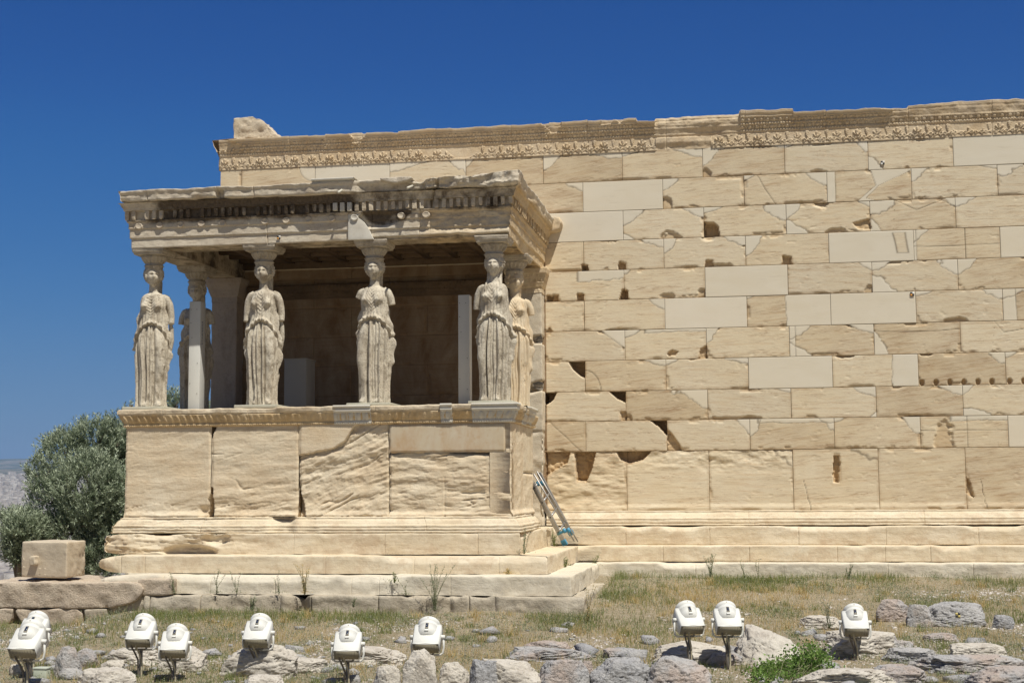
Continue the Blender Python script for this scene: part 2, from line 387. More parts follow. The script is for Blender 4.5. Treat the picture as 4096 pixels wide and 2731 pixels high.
ZR = [1.104, 1.590, 2.065, 2.562, 3.048, 3.542, 4.029, 4.514, 5.000, 5.494, 5.975]
PATCH = {
 (9, -6.5): [('TR0', .0, .0)], (9, -5.2): [('ARC', .18, .9)], (9, -3.9): ['N'], (9, -2.6): [('TL', .5, .3), ('TR', .28, .55)],
 (9, -1.3): [('TL', .1, .4)], (9, 0.): [('TL', .28, .5), ('TR', .5, .26)], (9, 1.3): [('TL', .2, .18), ('TR', .34, .28)], (9, 2.6): [('TL', .28, .62), ('TR', .22, .14), ('CH', .03, .3)],
 (9, 3.9): [('TL', .12, .16), ('TR', .15, .45), ('CB', .45, .12)], (9, 5.2): [('BL', .18, .6)], (9, 6.5): ['N'],
 (8, -.65): [('TR', .22, .26)], (8, .65): ['N'], (8, 1.95): [('TL', .22, .38), ('CH', .04, .35)], (8, 3.25): [('TL', .12, .14), ('TR', .28, .38), ('CR', .16, .38)],
 (8, 4.55): [('SL', .1), ('WEDGE', .62, .98, .47)], (8, 5.85): [('TL', .25, .38), ('TR', .2, .12)], (8, 7.15): [('TL', .32, .4)],
 (7, 0.): ['N'], (7, 1.3): [('TL', .24, .42), ('TR', .28, .34), ('BL', .13, .2), ('CB', .55, .22)], (7, 2.6): [('TL', .22, .2), ('TR', .28, .5), ('CAV', [(0, 0), (.19, 0), (.17, .35), (.12, .47), (0, .5)], .22)],
 (7, 3.9): [('TL', .18, .45), ('BL', .25, .42), ('TR', .13, .2), ('CT', .45, .3), ('CB', .55, .22), ('CAV', [(.86, .1), (1, .05), (1, .42), (.8, .3)], .05)],
 (7, 5.2): [('TL', .3, .5), ('BL', .13, .45), ('TR', .13, .28), ('CR2', .45, .75)], (7, 6.5): [('TL', .2, .3)],
 (6, -.65): [], (6, .65): [('TR', .26, .3), ('CAV', [(.44, 0), (.53, 0), (.53, .24), (.45, .3)], .12), ('CAV', [(-.03, 0), (.06, 0), (.04, .2), (-.03, .22)], .22)],
 (6, 1.95): [('TL', .18, .45), ('TR', .25, .3), ('CAV', [(.50, 0), (.62, 0), (.6, .22), (.52, .24)], .08), ('CT', .55, .18), ('CB', .75, .12)],
 (6, 3.25): [('TL', .2, .6), ('CAV', [(.44, 0), (.56, 0), (.55, .26), (.45, .3)], .08)], (6, 4.55): ['N', ('FRAG', .75, .95)],
 (6, 5.85): [('TL', .14, .35), ('HC', .45), ('CJ', .6), ('SL', .03)], (6, 7.15): ['N'],
 (5, -1.3): [('CAV', [(1.02, .0), (1.12, 0), (1.1, .2), (1.03, .22)], .22)],
 (5, 0.): [('STRIP', .42, .42), ('CAV', [(.1, 0), (.19, 0), (.18, .22), (.1, .24)], .12), ('CAV', [(.41, 0), (.5, 0), (.5, .22), (.41, .26)], .12), ('CAV', [(.94, .02), (1.05, 0), (1.04, .3), (.98, .36)], .22)],
 (5, 1.3): [('CB', .55, .24), ('CH', .97, .3), ('TL', .08, .15)], (5, 2.6): ['N'], (5, 3.9): [('TR', .15, .3), ('CB', .42, .1), ('CH', .97, .3)],
 (5, 5.2): [('TL', .22, .3), ('BL', .28, .6), ('TR', .22, .5)], (5, 6.5): [('TL', .2, .5)],
 (4, -.65): [('CAV', [(.52, 0), (.6, 0), (.56, .15)], .05)], (4, .65): [('TR', .2, .32), ('CB', .4, .06)], (4, 1.95): ['N'], (4, 3.25): [('NR', .47), ('TL', .1, .1)],
 (4, 4.55): ['N'], (4, 5.85): [('TL', .18, .14), ('TR', .2, .3), ('CB', .45, .14)], (4, 7.15): [('SL', .15), ('TL', .35, .3)],
 (3, 0.): [('TRW', .3, .6)], (3, 1.3): [('TL', .2, .24), ('STRIP', .25, .15), ('CAV', [(.54, .12), (.62, .13), (.65, .24), (.58, .3), (.53, .22)], .06), ('CAV', [(.9, 0), (1, 0), (1, .42), (.93, .32)], .06)],
 (3, 2.6): [('TL', .16, .45)], (3, 3.9): [('SL', .07), ('TL', .28, .36), ('BL', .24, .42), ('TR', .28, .26)], (3, 5.2): [('BL', .2, .7), ('TOPC', .28)], (3, 6.5): [('TRC', .5, .3)],
 (2, -.65): [('CAV', [(.8, 1), (1.0, 1), (1.0, .45), (.93, .55), (.85, .75)], .40)], (2, .65): [('ARCBL', .2, .7), ('TR', .3, .2)],
 (2, 1.95): [('TL', .15, .2), ('TR', .28, .2)], (2, 3.25): ['N'], (2, 4.55): [('NR', .7), ('CT', .12, .1)], (2, 5.85): [('CT', .1, .12), ('TR', .26, .42), ('DOW',)], (2, 7.15): [('TL', .15, .2), ('DOW',)],
 (1, -1.3): [('CAV', [(.8, 1), (1.14, 1), (1.1, .75), (1.02, .6), (.95, .7)], .42)], (1, 0.): [('CAV', [(.8, 1), (1, 1), (1, .62), (.9, .75)], .42), ('CAV', [(.93, 0), (1, 0), (1, .3), (.93, .3)], .05), ('CAV', [(0, .96), (.14, 1), (.08, .7), (0, .58)], .42)],
 (1, 1.3): [('TR', .36, .55), ('CH', .03, .3)], (1, 2.6): [('TR', .18, .13), ('CB', .5, .1)], (1, 3.9): [('TR', .24, .36), ('BR', .08, .2)], (1, 5.2): [('TR', .26, .3), ('CB', .5, .12)], (1, 6.5): [('TL', .15, .3), ('BL', .3, .3)],
 (0, -.65): [('CR', .55, .95)], (0, .65): [('CAV', [(.8, 1), (1, 1), (1, .5), (.9, .8)], .42)], (0, 1.95): [('CAV', [(0, 0), (.19, 0), (.12, .3), (0, .72)], .07), ('TR', .16, .5)],
 (0, 3.25): [('TL', .15, .62), ('STRIP', .1, .16), ('TR', .17, .5)], (0, 4.55): [('TL', .14, .18), ('TR', .24, .5)], (0, 5.85): [('HC', .55), ('CJ', .54), ('STRIP', .35, .2), ('CB', .28, .7)], (0, 7.15): ['N'],
 (-1, 0.): [('CAV', [(.0, 1), (.3, 1), (.26, .8), (.14, .72), (0, .6)], .1), ('CAV', [(.36, 1), (.62, 1), (.57, .72), (.5, .5), (.38, .52)], .30), ('ROUGH',)],
 (-1, 1.3): [('CAV', [(-.12, 1), (.3, 1), (.2, .86), (.03, .8), (-.08, .87)], .28), ('RT',)], (-1, 2.6): [('TRT', .26, .28), ('RT',)], (-1, 3.9): [('TRT', .3, .2), ('CAV', [(.485, .47), (.555, .47), (.555, .9), (.485, .9)], .12), ('CRV', .08)],
 (-1, 5.2): [('TLC', .2, .1)], (-1, 6.5): [('CAV', [(.0, .28), (.09, .2), (.05, .4), (0, .5)], .06), ('CRV', .1)],
}
def inpoly(u, v, P):
    r = np.zeros(u.shape, bool); n = len(P)
    for i in range(n):
        x1, y1 = P[i]; x2, y2 = P[(i+1) % n]
        c = ((y1 > v) != (y2 > v)); xx = (x2-x1)*(v-y1)/((y2-y1) if y2 != y1 else 1e-9)+x1
        r ^= c & (u < xx)
    return r
def build_wall(parent):
    x0, x1 = -5.575, 9.3
    xs = set(np.round(np.arange(x0, x1, .0135), 4)); zs = set(np.round(np.arange(.155, 5.975, .0122), 4))
    for j in np.arange(-5.2, 9.4, .65):
        for e in (-.009, -.0035, 0, .0035, .009): xs.add(round(j+e, 4))
    for z in ZR:
        for e in (-.008, -.003, 0, .003, .008): zs.add(round(z+e, 4))
    xs = np.array(sorted(x for x in xs if x0 <= x <= x1)); zs = np.array(sorted(z for z in zs if z <= 5.976))
    X, Z = np.meshgrid(xs, zs)
    ed = [.152]+ZR
    row = np.clip(np.searchsorted(np.array(ed), Z, side='right')-1, 0, len(ed)-2)-1
    zb = np.array(ed)[row+1]; zt = np.array(ed)[row+2]; h = zt-zb
    off = np.where((row >= 0) & (row % 2 == 0), .65, 0.)
    b = np.floor((X-off)/1.3+1e-9); bl = off+1.3*b; u = (X-bl)/1.3; v = (Z-zb)/h
    hid = lambda k: _h(b, row.astype(float), b*0, k)
    tone = hid(1)
    # wobble so that the breaks are ragged
    wo = fbm(X*3.1, 2.2, Z*3.1, 4, 11)*.35+fbm(X*14, 0, Z*14, 3, 12)*.12
    H = (hid(2)-.5)*.005
    old = np.ones(X.shape); crack = np.zeros(X.shape); brown = np.zeros(X.shape); tanf = np.zeros(X.shape)
    for (r, left), sp in PATCH.items():
        m = (row == r) & (X >= left-.2) & (X <= left+1.5)
        if not m.any(): continue
        U = (X[m]-left)/1.3; Vv = v[m]; inb = (U >= 0) & (U < 1); hm = h[m]; w_ = wo[m]
        o = old[m]; cr = crack[m]; br = brown[m]; hh = H[m]; tf = tanf[m]
        for s in sp:
            if s == 'N': o = np.where(inb, 0., o); continue
            k = s[0]; sd = None
            if k in ('TL', 'TR', 'BL', 'BR', 'TRT'):
                du = U if k[1] == 'L' else 1-U; dv = 1-Vv if k[0] == 'T' else Vv
                q = ((np.maximum(du, 0)/s[1])**1.25+(dv/s[2])**1.25)**.8-1+w_*1.3
                sd = q*min(s[1]*1.3, s[2]*.49)*.75
            elif k == 'TRW': q = np.maximum((1-U)/s[1]+.0*Vv-1, ((1-Vv)-(1-U*.0)*s[2]*(1-(1-U)/s[1])**.8)*1.5)+w_*.2; q = np.maximum((1-U)/s[1]-1, (1-Vv)/s[2]-(1-(1-U)/s[1])); sd = (q+w_*.15)*.25
            elif k == 'STRIP': q = np.maximum(s[1]-U, (1-Vv)-s[2]*(.75+w_*1.2)); sd = q*.45
            elif k == 'ARC': sd = np.hypot((U-1.0)*1.3, (1-Vv)*.48)-s[1]*1.5+w_*.02; sd = np.where(Vv < .08, .1, sd)
            elif k == 'SL': sd = (U-s[1])*1.3+w_*.04
            elif k == 'NR': sd = (s[1]-U+w_*.09*np.sin(Vv*9))*1.3
            elif k == 'WEDGE':
                cx = s[3]+(1-Vv)*0; a = np.interp(Vv, [0, .1, .5, 1], [.36, .40, .58, .52]); bb = np.interp(Vv, [0, .1, .5, 1], [.58, .46, .62, 1.05]); sd = np.maximum(a-U, U-bb)*1.3+w_*.02
            elif k == 'FRAG':
                q = np.maximum(np.abs(U-.86+.06*(Vv-.5))-.07-w_*.05, np.abs(Vv-.6)-.33); o = np.where(inb & (q < 0), .75, o); cr = np.maximum(cr, np.exp(-(q*1.0/.01)**2)*.7*inb); continue
            if sd is not None:
                if k == 'TRT': tf = np.where(inb & (sd < 0), 1., tf)
                o = np.where(inb & (sd < 0), 0., o); cr = np.maximum(cr, np.exp(-(sd/.0065)**2)*.62*inb); hh = hh-np.exp(-(sd/.008)**2)*.004*inb; continue
            if k == 'CAV':
                pw = w_*.10; ins = inpoly(U+pw*.8*(s[2] < .2), Vv+pw*(s[2] < .2), s[1])
                rim = inpoly(U+.012, Vv, s[1]) | inpoly(U-.012, Vv, s[1]) | inpoly(U, Vv+.03, s[1]) | inpoly(U, Vv-.03, s[1])
                hh = np.where(ins, -s[2]*(.75+.5*np.abs(w_))-.02*fbm(X[m]*20, 1, Z[m]*20, 3, 8), hh-.006*(rim & ~ins)); br = np.maximum(br, np.where(ins, .75, np.where(rim, .45, 0))); o = np.where(ins, 1., o)
            elif k in ('CH', 'CB', 'CT'):
                if k == 'CH': d = np.hypot((U-s[1])*1.3/(.05+.04), Vv/s[2])
                elif k == 'CB': d = np.hypot((U-s[1])*1.3/.17, Vv/s[2])
                else: d = np.hypot((U-s[1])*1.3/.14, (1-Vv)/s[2])
                g = np.clip(1.05-d+w_*2.6, 0, 1)*inb; hh = hh-(.028+.03*np.abs(w_))*sst(0, .35, g); br = np.maximum(br, .6*sst(.05, .5, g))
            elif k in ('CR', 'CR2', 'HC', 'CJ', 'CRV', 'ARCBL', 'TOPC', 'TRC', 'TLC'):
                if k == 'CR': d = (U-np.interp(1-Vv, [0, 1], [s[1], s[2]])+w_*.05)*1.0
                elif k == 'CR2': d = (1-Vv-np.interp(U, [0, .3, .55, .85, 1], [9, .0, .35, .05, .3])+w_*.05)*.45
                elif k == 'HC': d = (Vv-s[1]+w_*.05)*.49
                elif k == 'CJ': d = (U-s[1])*1.3
                elif k == 'CRV': d = (U-s[1]-.12*(1-Vv)+w_*.1)*1.3+np.where(Vv > .5, 9, 0)
                elif k == 'ARCBL': d = (np.hypot(U/s[1], np.maximum(Vv, 0)/s[2])-1+w_*.1)*.25
                elif k == 'TOPC': d = (1-Vv-s[1]+.12*np.cos(U*3.1-1.6)*0+.2*(U-.5)**2+w_*.05)*.49
                elif k == 'TRC': d = (1-Vv-np.interp(U, [0, s[1]-.1, s[1], 1], [9, .0, s[2]*1.2, .15])+w_*.05)*.49
                else: d = 9.+U
                g = np.exp(-(d/.0055)**2)*inb; cr = np.maximum(cr, .8*g); hh = hh-.006*g
            elif k == 'DOW':
                for q in np.arange(.04, 1.0, .16):
                    g = sst(1.15, .85, np.hypot((U-q)*1.3/.035, (Vv-.09)/.1)); g = g*inb*1.; hh = hh-.045*g; br = np.maximum(br, g*.9)
            elif k in ('ROUGH', 'RT'):
                am = inb*(1. if k == 'ROUGH' else sst(.55, .85, Vv+.2*w_))
                rr = fbm(X[m]*3.5, 0, Z[m]*8, 5, 21); q = np.floor(rr*9+.5)/9
                hh = hh+am*(.035*(.5*rr+.5*q)-.03*(Vv > .6)*np.abs(w_)-.008)
        old[m] = o; crack[m] = cr; brown[m] = br; H[m] = hh; tanf[m] = tf
    # joints between the blocks
    du = np.minimum(u, 1-u)*1.3; dv = np.minimum(v, 1-v)*h
    jn = np.maximum(np.exp(-(du/.0038)**2), np.exp(-(dv/.0036)**2)*(np.abs(Z-ZR[-1]) > .01))
    # the old blocks have worn arrises and small spalls
    sp = fbm(X*5, 3.3, Z*5, 4, 31); dd = np.minimum(du, dv)
    spall = np.clip((sp-.02)*2.6, 0, 1)*sst(.040, .0, dd-.025*(sp > .25))*old*(hid(5) > .2)
    low = sst(.055, 0, v*h)*np.clip(fbm(X*2.2, 5.5, row*3.1, 4, 33)*2.6-.15, 0, 1)*old
    H = H-.016*spall-.030*low-.009*jn
    brown = np.maximum(brown, np.clip(.45*spall+.5*low, 0, .7))
    crack = np.maximum(crack, jn*(.55+.35*hid(6)))
    H = H+old*(.0012*fbm(X*4, 1, Z*12, 4, 41)+.0008*fbm(X*22, 1, Z*40, 3, 42))
    pits = fbm(X*9, 2, Z*18, 3, 43); H = H-old*.004*sst(.46, .6, pits)*(_h(np.floor(X*2), row*1., b*0, 3) > .5)
    H = np.where(row == -1, H+.004*fbm(X*3, 0, Z*4, 4, 44)+.02*sst(.28, .2, Z)*(1-.0*X), H)
    inside = ((X < .02) & (X > -5.6) & (Z < 4.2)).astype(float)  # porch interior, where shade is painted along with the staining
    newm = (1-old)*(1-.92*tanf)
    # right part of row 9/left part of row 9: clean new-cut tan blocks
    V = np.stack([X, -H, Z], -1)
    at = dict(tone=tone, newm=newm, crack=crack, brown=brown, patina_shade=inside, grime=old*sst(.05, .0, dd)*.9)
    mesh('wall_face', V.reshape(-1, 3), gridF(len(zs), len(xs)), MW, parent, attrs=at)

# ================================================================== THE TEMPLE WALL
wall = thing('temple_wall', 'long sunlit marble wall of tan blocks patched with pale new marble, carved band along its top', 'temple wall', (0, 0, -.6))
build_wall(wall)
b = MB(); b.box(-5.57, 9.3, .50, .68, -.6, 6.4); b.box(-5.57, 9.3, .10, .52, -.6, .14); b.box(-5.57, 9.3, .10, .52, 5.98, 6.4); b.box(-5.57, -5.5, .02, .52, -.6, 6.4); b.box(-5.57, -4.95, .1, 9., -.6, 6.0); b.box(-5.62, -4.9, .05, 9., 5.98, 6.44)
b.build('wall_core', M_block, wall)
# base moulding and three steps of the wall
def ero_mould(c):
    n = fbm(c['X']*1.3, c['Y'], c['Z']*3, 4, 61)
    near = np.clip(1-(c['X']-.3)/1.6, 0, 1)*(c['X'] > .1)
    return .05*np.clip(n*2.4-.2+near*.8, 0, 1)*near+.012*np.clip(n*3-1.2, 0, 1)
sweep('base_moulding', [(.02, 0), (9.3, 0)], [(.0, .165), (.035, .165), (.045, .155), (.04, .135), (.07, .11), (.10, .075), (.105, .06), (.125, .05), (.13, .03), (.12, .02), (.135, .01), (.14, -.02), (.13, -.035), (.145, -.045), (.145, -.065), (.0, -.067)], M_step, wall, ds=.02, dt=.012, rough=.006, nf=7, erode=ero_mould, joints={0: [3.2, 5.85]})
for nm, off, zt, zb, js, ra in (('step', .36, -.075, -.36, [1.3, 2.6, 3.95, 5.25, 6.6, 8], .010), ('step', .73, -.36, -.597, [1.9, 3.2, 4.5, 5.2, 5.85, 7.2], .009), ('step', 1.08, -.60, -.87, [2.4, 3.7, 5.2, 6.4, 7.7], .012)):
    inner = off-.42
    def er(c, zt=zt, off=off):
        e = chips(c, zt, .05, 1.3, .02, int(off*100), .05)
        sag = np.clip(fbm(c['X']*1.7, off, c['Z']*2, 3, 63)*2-.8, 0, 1)
        return e+.01*sag, e*.35
    sweep(nm, [({.36: .02, .73: .55, 1.08: .9}[off], 0), (9.3, 0)], [(inner, zt+.001), (off-.015, zt), (off-.004, zt-.004), (off, zt-.015), (off, zb), (inner, zb-.002)], M_step if off < 1 else M_stepwhite, wall, ds=.022, dt=.02, rough=ra, nf=4, erode=er, joints={0: js}, seed=int(off*10))
# carved crowning band (anthemion frieze, egg-and-dart, bead, cyma)
def frieze():
    x0, x1 = -5.60, 9.3
    xs = np.arange(x0, x1, .0085); zs = list(np.arange(5.968, 6.50, .0078)); zs = np.array(zs)
    X, Z = np.meshgrid(xs, zs)
    prof = lambda z: np.interp(z, [5.968, 5.99, 6.0, 6.19, 6.205, 6.21, 6.235, 6.25, 6.30, 6.305, 6.33, 6.345, 6.40, 6.41, 6.44, 6.46, 6.50], [.012, .012, .004, .004, .016, .018, .018, .024, .046, .055, .055, .060, .088, .094, .094, .110, .115])
    H = prof(Z)
    bid = np.floor((X+5.6)/1.27); bx = (X+5.6)-bid*1.27
    hb = lambda k: _h(bid, bid*0+3, bid*0, k)
    # palmette / lotus band: period .205
    per = .155; q = ((X/per) % 1); half = np.floor(X/per).astype(int) % 2
    cx = (q-.5)*per; cz = Z-6.055; rr = np.hypot(cx, cz); th = np.arctan2(cx, cz)
    fan = (np.cos(th*np.where(half == 0, 9, 6)) > .05)*(rr < np.where(half == 0, .105, .125)*(1-.22*np.abs(th)))*(np.abs(th) < np.where(half == 0, 1.25, .75))*(rr > .018)
    sx = np.abs(cx)-.052; sp = np.hypot(sx, Z-6.03); spiral = (np.cos(sp*320-np.arctan2(Z-6.03, sx)) > 0)*(sp < .034)
    wave = np.abs(Z-(6.02+.012*np.cos(X/per*2*np.pi*2))) < .006
    car = np.clip(fan*1.+spiral*1.+wave*.8, 0, 1)*(Z > 5.998)*(Z < 6.19)
    H = H+.020*car*(.6+.6*_h(np.floor(X/per), X*0, X*0, 6))
    def eggs(z0, z1, per, amp, dark=0):
        q = ((X/per) % 1)-.5; t = (Z-(z0+z1)/2)/((z1-z0)/2)
        e = (q/.30)**2+(t/.95)**2; rim = np.abs(np.sqrt(np.maximum(e, 0))-1.28) < .16; dart = (np.abs(np.abs(q)-.5) < .07)
        return amp*(np.sqrt(np.clip(1-e, 0, 1))+.5*rim+.55*dart-.75)*(np.abs(t) < 1)
    H = H+eggs(6.240, 6.306, .118, .030)+eggs(6.338, 6.405, .10, .026)
    bead = .008*np.cos(X/.028*2*np.pi/1)*0+.006*np.sign(np.cos(X*140))
    H = H+bead*((Z > 6.212)*(Z < 6.232)+(Z > 6.308)*(Z < 6.328)*1.)
    # breakage
    n = fbm(X*1.5, 2, Z*2.2, 4, 71); nb = fbm(X*5, 1, Z*5, 4, 72)
    sev = np.clip(hb(1)*1.2-.1, 0, 1)*(X > -4.2)+np.where((X > 1.9) & (X < 3.35), .9, 0)*0
    brk = sst(.12, .2, n+.34*sev-.10+.12*nb)
    pol = np.floor(n*6)/6
    Hb = prof(Z)*.5+.012+.03*nb*.6+.01*pol
    car_keep = (Z > 6.19) | (fbm(X*1.6, 9, Z*1.6, 3, 74) < .26+.30*(1-sev))
    H = np.where(car_keep, H, H*0+.002+.004*nb)
    H = np.where((brk > .5) & (Z > 6.2), np.minimum(H, Hb), H)
    # the plainer weathered block
    m = (X > 1.85) & (X < 3.22); H = np.where(m & (Z > 6.16) , prof(Z)*.8+.02*nb, H); H = np.where(m & (Z > 6.36), prof(Z)*.8-.05*(Z-6.36)/.14+.03*nb, H); H = np.where(m & (Z < 6.17) & (X < 2.75), .03+.02*nb-.03*sst(6.1, 6., Z), H)
    H = H-.012*(np.exp(-(np.minimum(bx, 1.27-bx)/.006)**2))+.004*nb
    top = .03*fbm(xs*2.1, 0, 0, 4, 75)+.035*np.round(_h(np.floor((xs+5.6)/1.27*2.), xs*0+1, xs*0, 7)*2-1)*.5+.012*fbm(xs*9, 0, 0, 3, 76)
    top = np.where(xs < -4, top*.25, top)-.018
    top = top+np.where((xs > 3.2) & (xs < 4.05), .045, 0)-np.where((xs > 1.55) & (xs < 1.85), .05, 0)
    Zt = Z+(np.clip((Z-6.36)/.14, 0, 1))*top[None, :]
    V = np.stack([X, -H, Zt], -1)
    # cap over the top going back
    last = V[-1]; rows = [V]
    back = []
    for k, yb in enumerate((.0, .08, .2, .45, .69)):
        r = last.copy(); r[:, 1] = yb; r[:, 2] = last[:, 2]+.02*fbm(xs*3, yb*3, 0, 3, 77)+.02*min(1, k); back.append(r)
    V = np.concatenate([V]+[r[None] for r in back], 0)
    return mesh('carved_frieze', V.reshape(-1, 3), gridF(V.shape[0], V.shape[1]), M_frieze, wall)
frieze()
# western return of the crowning band (seen edge-on)
sweep('frieze_return', [(-5.60, 9.), (-5.60, 0.)], [(.012, 5.968), (.012, 5.99), (.004, 6.19), (.022, 6.21), (.03, 6.25), (.062, 6.30), (.072, 6.33), (.112, 6.40), (.118, 6.44), (.14, 6.50), (-.3, 6.52)], M_frieze, wall, ds=.05, rough=.006)

# upstanding rough block on the corner of the wall
def rock_from_poly(name, P2, y0, y1, mat, parent=None, res=.03, rough=.02, bev=.02, seed=0, nf=7):
    """a block whose outline in the X-Z plane is the polygon P2, y0 (front) to y1"""
    import bmesh
    bm = bmesh.new()
    fr = [bm.verts.new((x, y0, z)) for x, z in P2]; bk = [bm.verts.new((x, y1, z)) for x, z in P2]
    bm.faces.new(fr); bm.faces.new(bk[::-1]); n = len(P2)
    for i in range(n): bm.faces.new((fr[(i+1) % n], fr[i], bk[i], bk[(i+1) % n]))
    bmesh.ops.recalc_face_normals(bm, faces=bm.faces[:])
    if bev: bmesh.ops.bevel(bm, geom=bm.edges[:], offset=bev, segments=2, affect='EDGES', profile=.6)
    bmesh.ops.triangulate(bm, faces=bm.faces[:])
    for _ in range(9):
        e = [x for x in bm.edges if x.calc_length() > res*1.6]
        if not e: break
        bmesh.ops.subdivide_edges(bm, edges=e, cuts=1, use_grid_fill=False); bmesh.ops.triangulate(bm, faces=[f for f in bm.faces if len(f.verts) > 3])
    bm.normal_update(); bm.verts.ensure_lookup_table()
    c = np.array([v.co[:] for v in bm.verts]); nn = np.array([v.normal[:] for v in bm.verts])
    d = fbm(c[:, 0]*nf, c[:, 1]*nf, c[:, 2]*nf, 5, seed)*rough*1.5
    c = c+nn*d[:, None]
    bm.faces.ensure_lookup_table(); bm.verts.index_update()
    F = np.array([[v.index for v in f.verts] for f in bm.faces]); bm.free()
    return mesh(name, c, F, mat, parent)
tag(rock_from_poly('marble_block', [(-5.36, 6.50), (-5.36, 6.87), (-5.03, 6.885), (-4.86, 6.82), (-4.62, 6.58), (-4.54, 6.50)], -.0, .4, M_rough, rough=.022, bev=.012, nf=13), 'rough pale block with a sloping side on the left corner of the wall top', 'stone block')
# ================================================================== THE PORCH
def mat_entab():
    k = NT('entablature_marble', .85, .25); p = k.pos(); soot_shade = k.attr('soot_shade'); warm = k.attr('warm')
    n1 = k.noise(p, 2., 5, .65); f = k.noise(p, 26, 6, .72); st = k.noise(k.map(p, (1, 1, 5)), 3., 6, .65, .4)
    c = k.mix(k.ramp(n1, (.32, 0.), (.68, 1.)), (.60, .51, .39), (.69, .62, .50))
    wc = k.mix(k.ramp(n1, (.35, 0.), (.65, 1.)), (.60, .42, .21), (.66, .52, .33))
    c = k.mix(warm, c, wc)
    c = k.mix(k.ramp(st, (.52, 0.), (.74, .55)), c, (.36, .26, .17))
    c = k.mix(k.ramp(f, (.3, .4), (.48, 0.)), c, (.28, .2, .135))
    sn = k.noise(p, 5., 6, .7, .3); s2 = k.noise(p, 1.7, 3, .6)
    m = k.ramp(k.math('ADD', k.math('MULTIPLY', soot_shade, 1.), k.math('MULTIPLY', k.math('SUBTRACT', k.math('ADD', k.math('MULTIPLY', sn, .6), k.math('MULTIPLY', s2, .4)), .5), 1.6)), (.3, 0.), (.62, .93))
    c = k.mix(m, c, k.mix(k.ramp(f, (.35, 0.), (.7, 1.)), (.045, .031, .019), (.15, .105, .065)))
    k.col(c); k.bump(k.math('ADD', f, st), .6, .012); return k.m
M_ent = mat_entab()
porch = thing('caryatid_porch', 'marble porch on a stepped podium carried by six female statues, its cornice broken and sooty', 'porch', (-2.8, -2, -.85))
def Upath(xl, yf, xr, yb=0., ybl=1.0): return [(xl, ybl), (xl, yf), (xr, yf), (xr, yb)]
# foundation course
def er_f(c):
    n = fbm(c['X']*.9, c['Y']*.9, c['Z']*2, 4, 81); n2 = fbm(c['X']*4, c['Y']*4, c['Z']*6, 4, 82)
    gap = np.exp(-((c['s']+2.62)/.10)**2)*(c['seg'] == 1)*.25+np.exp(-((c['s']+.62)/.05)**2)*(c['seg'] == 1)*.06
    b = _h(np.floor(c['s']*1.05), c['s']*0, c['s']*0, 8)*.06
    return (b*(c['seg'] == 1)+.06*np.clip(n*2-.3, 0, 1)+.03*n2+gap*(c['off'] > -.2), .03*np.clip(n2*2, 0, 1)+gap*.25)
sweep('foundation_course', Upath(-5.96, -4.62, 1.13, -1.), [(-.3, -.846), (-.02, -.85), (-.005, -.862), (0, -.89), (0, -1.6)], M_found, porch, ds=.025, dt=.025, rough=.022, nf=3, erode=er_f, joints={1: [-4.68, -3.97, -3.3, -2.45, -.35, -1.55], 2: [-3., -2.]}, jw=.012, jd=.035)
# the three steps; their left ends are broken off
def er_left(xl, r, zt, zb, sd):
    zc = (zt+zb)/2; hh = (zt-zb)/2
    def er(c):
        d = np.clip(1-(c['X']-xl)/r, 0, 1)*(c['seg'] < 5)
        q = np.clip(np.abs(c['Z']-zc)/hh, 0, 1); fr = c['off'] > -.3
        e = chips(c, zt, .055, 1.2, .03, sd, .06)
        return e+d*.10*q**3*fr+.03*d*fbm(c['X']*5, c['Y']*5, c['Z']*6, 3, sd), e*.3+d*d*.05*np.sign(c['Z']-zc)*q**2*fr
    return er
for nm, xl, yf, xr, yb, zt, zb, js, mt, ra, r in (
    ('step', -5.60, -4.45, .955, -1.06, -.597, -.846, [-4.57, -3.9, -3.0, -1.95, -1.58, -.62], M_stepwhite, .010, .9),
    ('step', -5.78, -4.08, .595, -.71, -.36, -.595, [-5.35, -5.0, -2.42, -1.2, -.05], M_step, .006, .45)):
    sweep(nm, [(xl, 1.), (xl, yf+.34), (xl+.05, yf+.14), (xl+.16, yf+.03), (xl+.32, yf), (xr, yf), (xr, yb)], [(-.5, zt+.001), (-.014, zt), (-.004, zt-.004), (0, zt-.014), (0, zb)], mt, porch, ds=.022, dt=.02, rough=ra, nf=4, erode=er_left(xl, r, zt, zb, int(-yf*9)), joints={4: js, 5: [-2.9, -1.8]}, seed=int(-yf*10))
def er_A(c):
    n = fbm(c['X']*1.1, c['Y'], c['Z']*2.5, 4, 85); lay = fbm(c['X']*2, c['Y'], c['Z']*14, 4, 86)
    left = np.clip((-3.4-c['X'])/.8, 0, 1)*(c['seg'] <= 1)
    hole = sst(1.1, .7, np.hypot((c['X']+4.55)/.42, (c['Z']+.33)/.11))*(c['seg'] == 1)+sst(1.1, .7, np.hypot((c['X']+4.15)/.2, (c['Z']+.14)/.09))*(c['seg'] == 1)*.6
    e = chips(c, -.075, .05, 1.2, .05, 17, .055)+left*(.03*np.floor(lay*5+.5)/2.5+.02*lay)+.12*hole
    d = np.clip(1-(c['X']+5.85)/.25, 0, 1)*(c['seg'] <= 1)
    return e+d*.05, e*.2+d*.03*np.sign(c['Z']+.22)
sweep('step', Upath(-5.86, -3.62, .16, -.32), [(-.4, -.074), (-.014, -.075), (-.004, -.079), (0, -.09), (0, -.358)], M_step, porch, ds=.02, dt=.018, rough=.007, nf=5, erode=er_A, joints={1: [-3.02, -1.72, -.42], 2: [-2.4]}, seed=5)
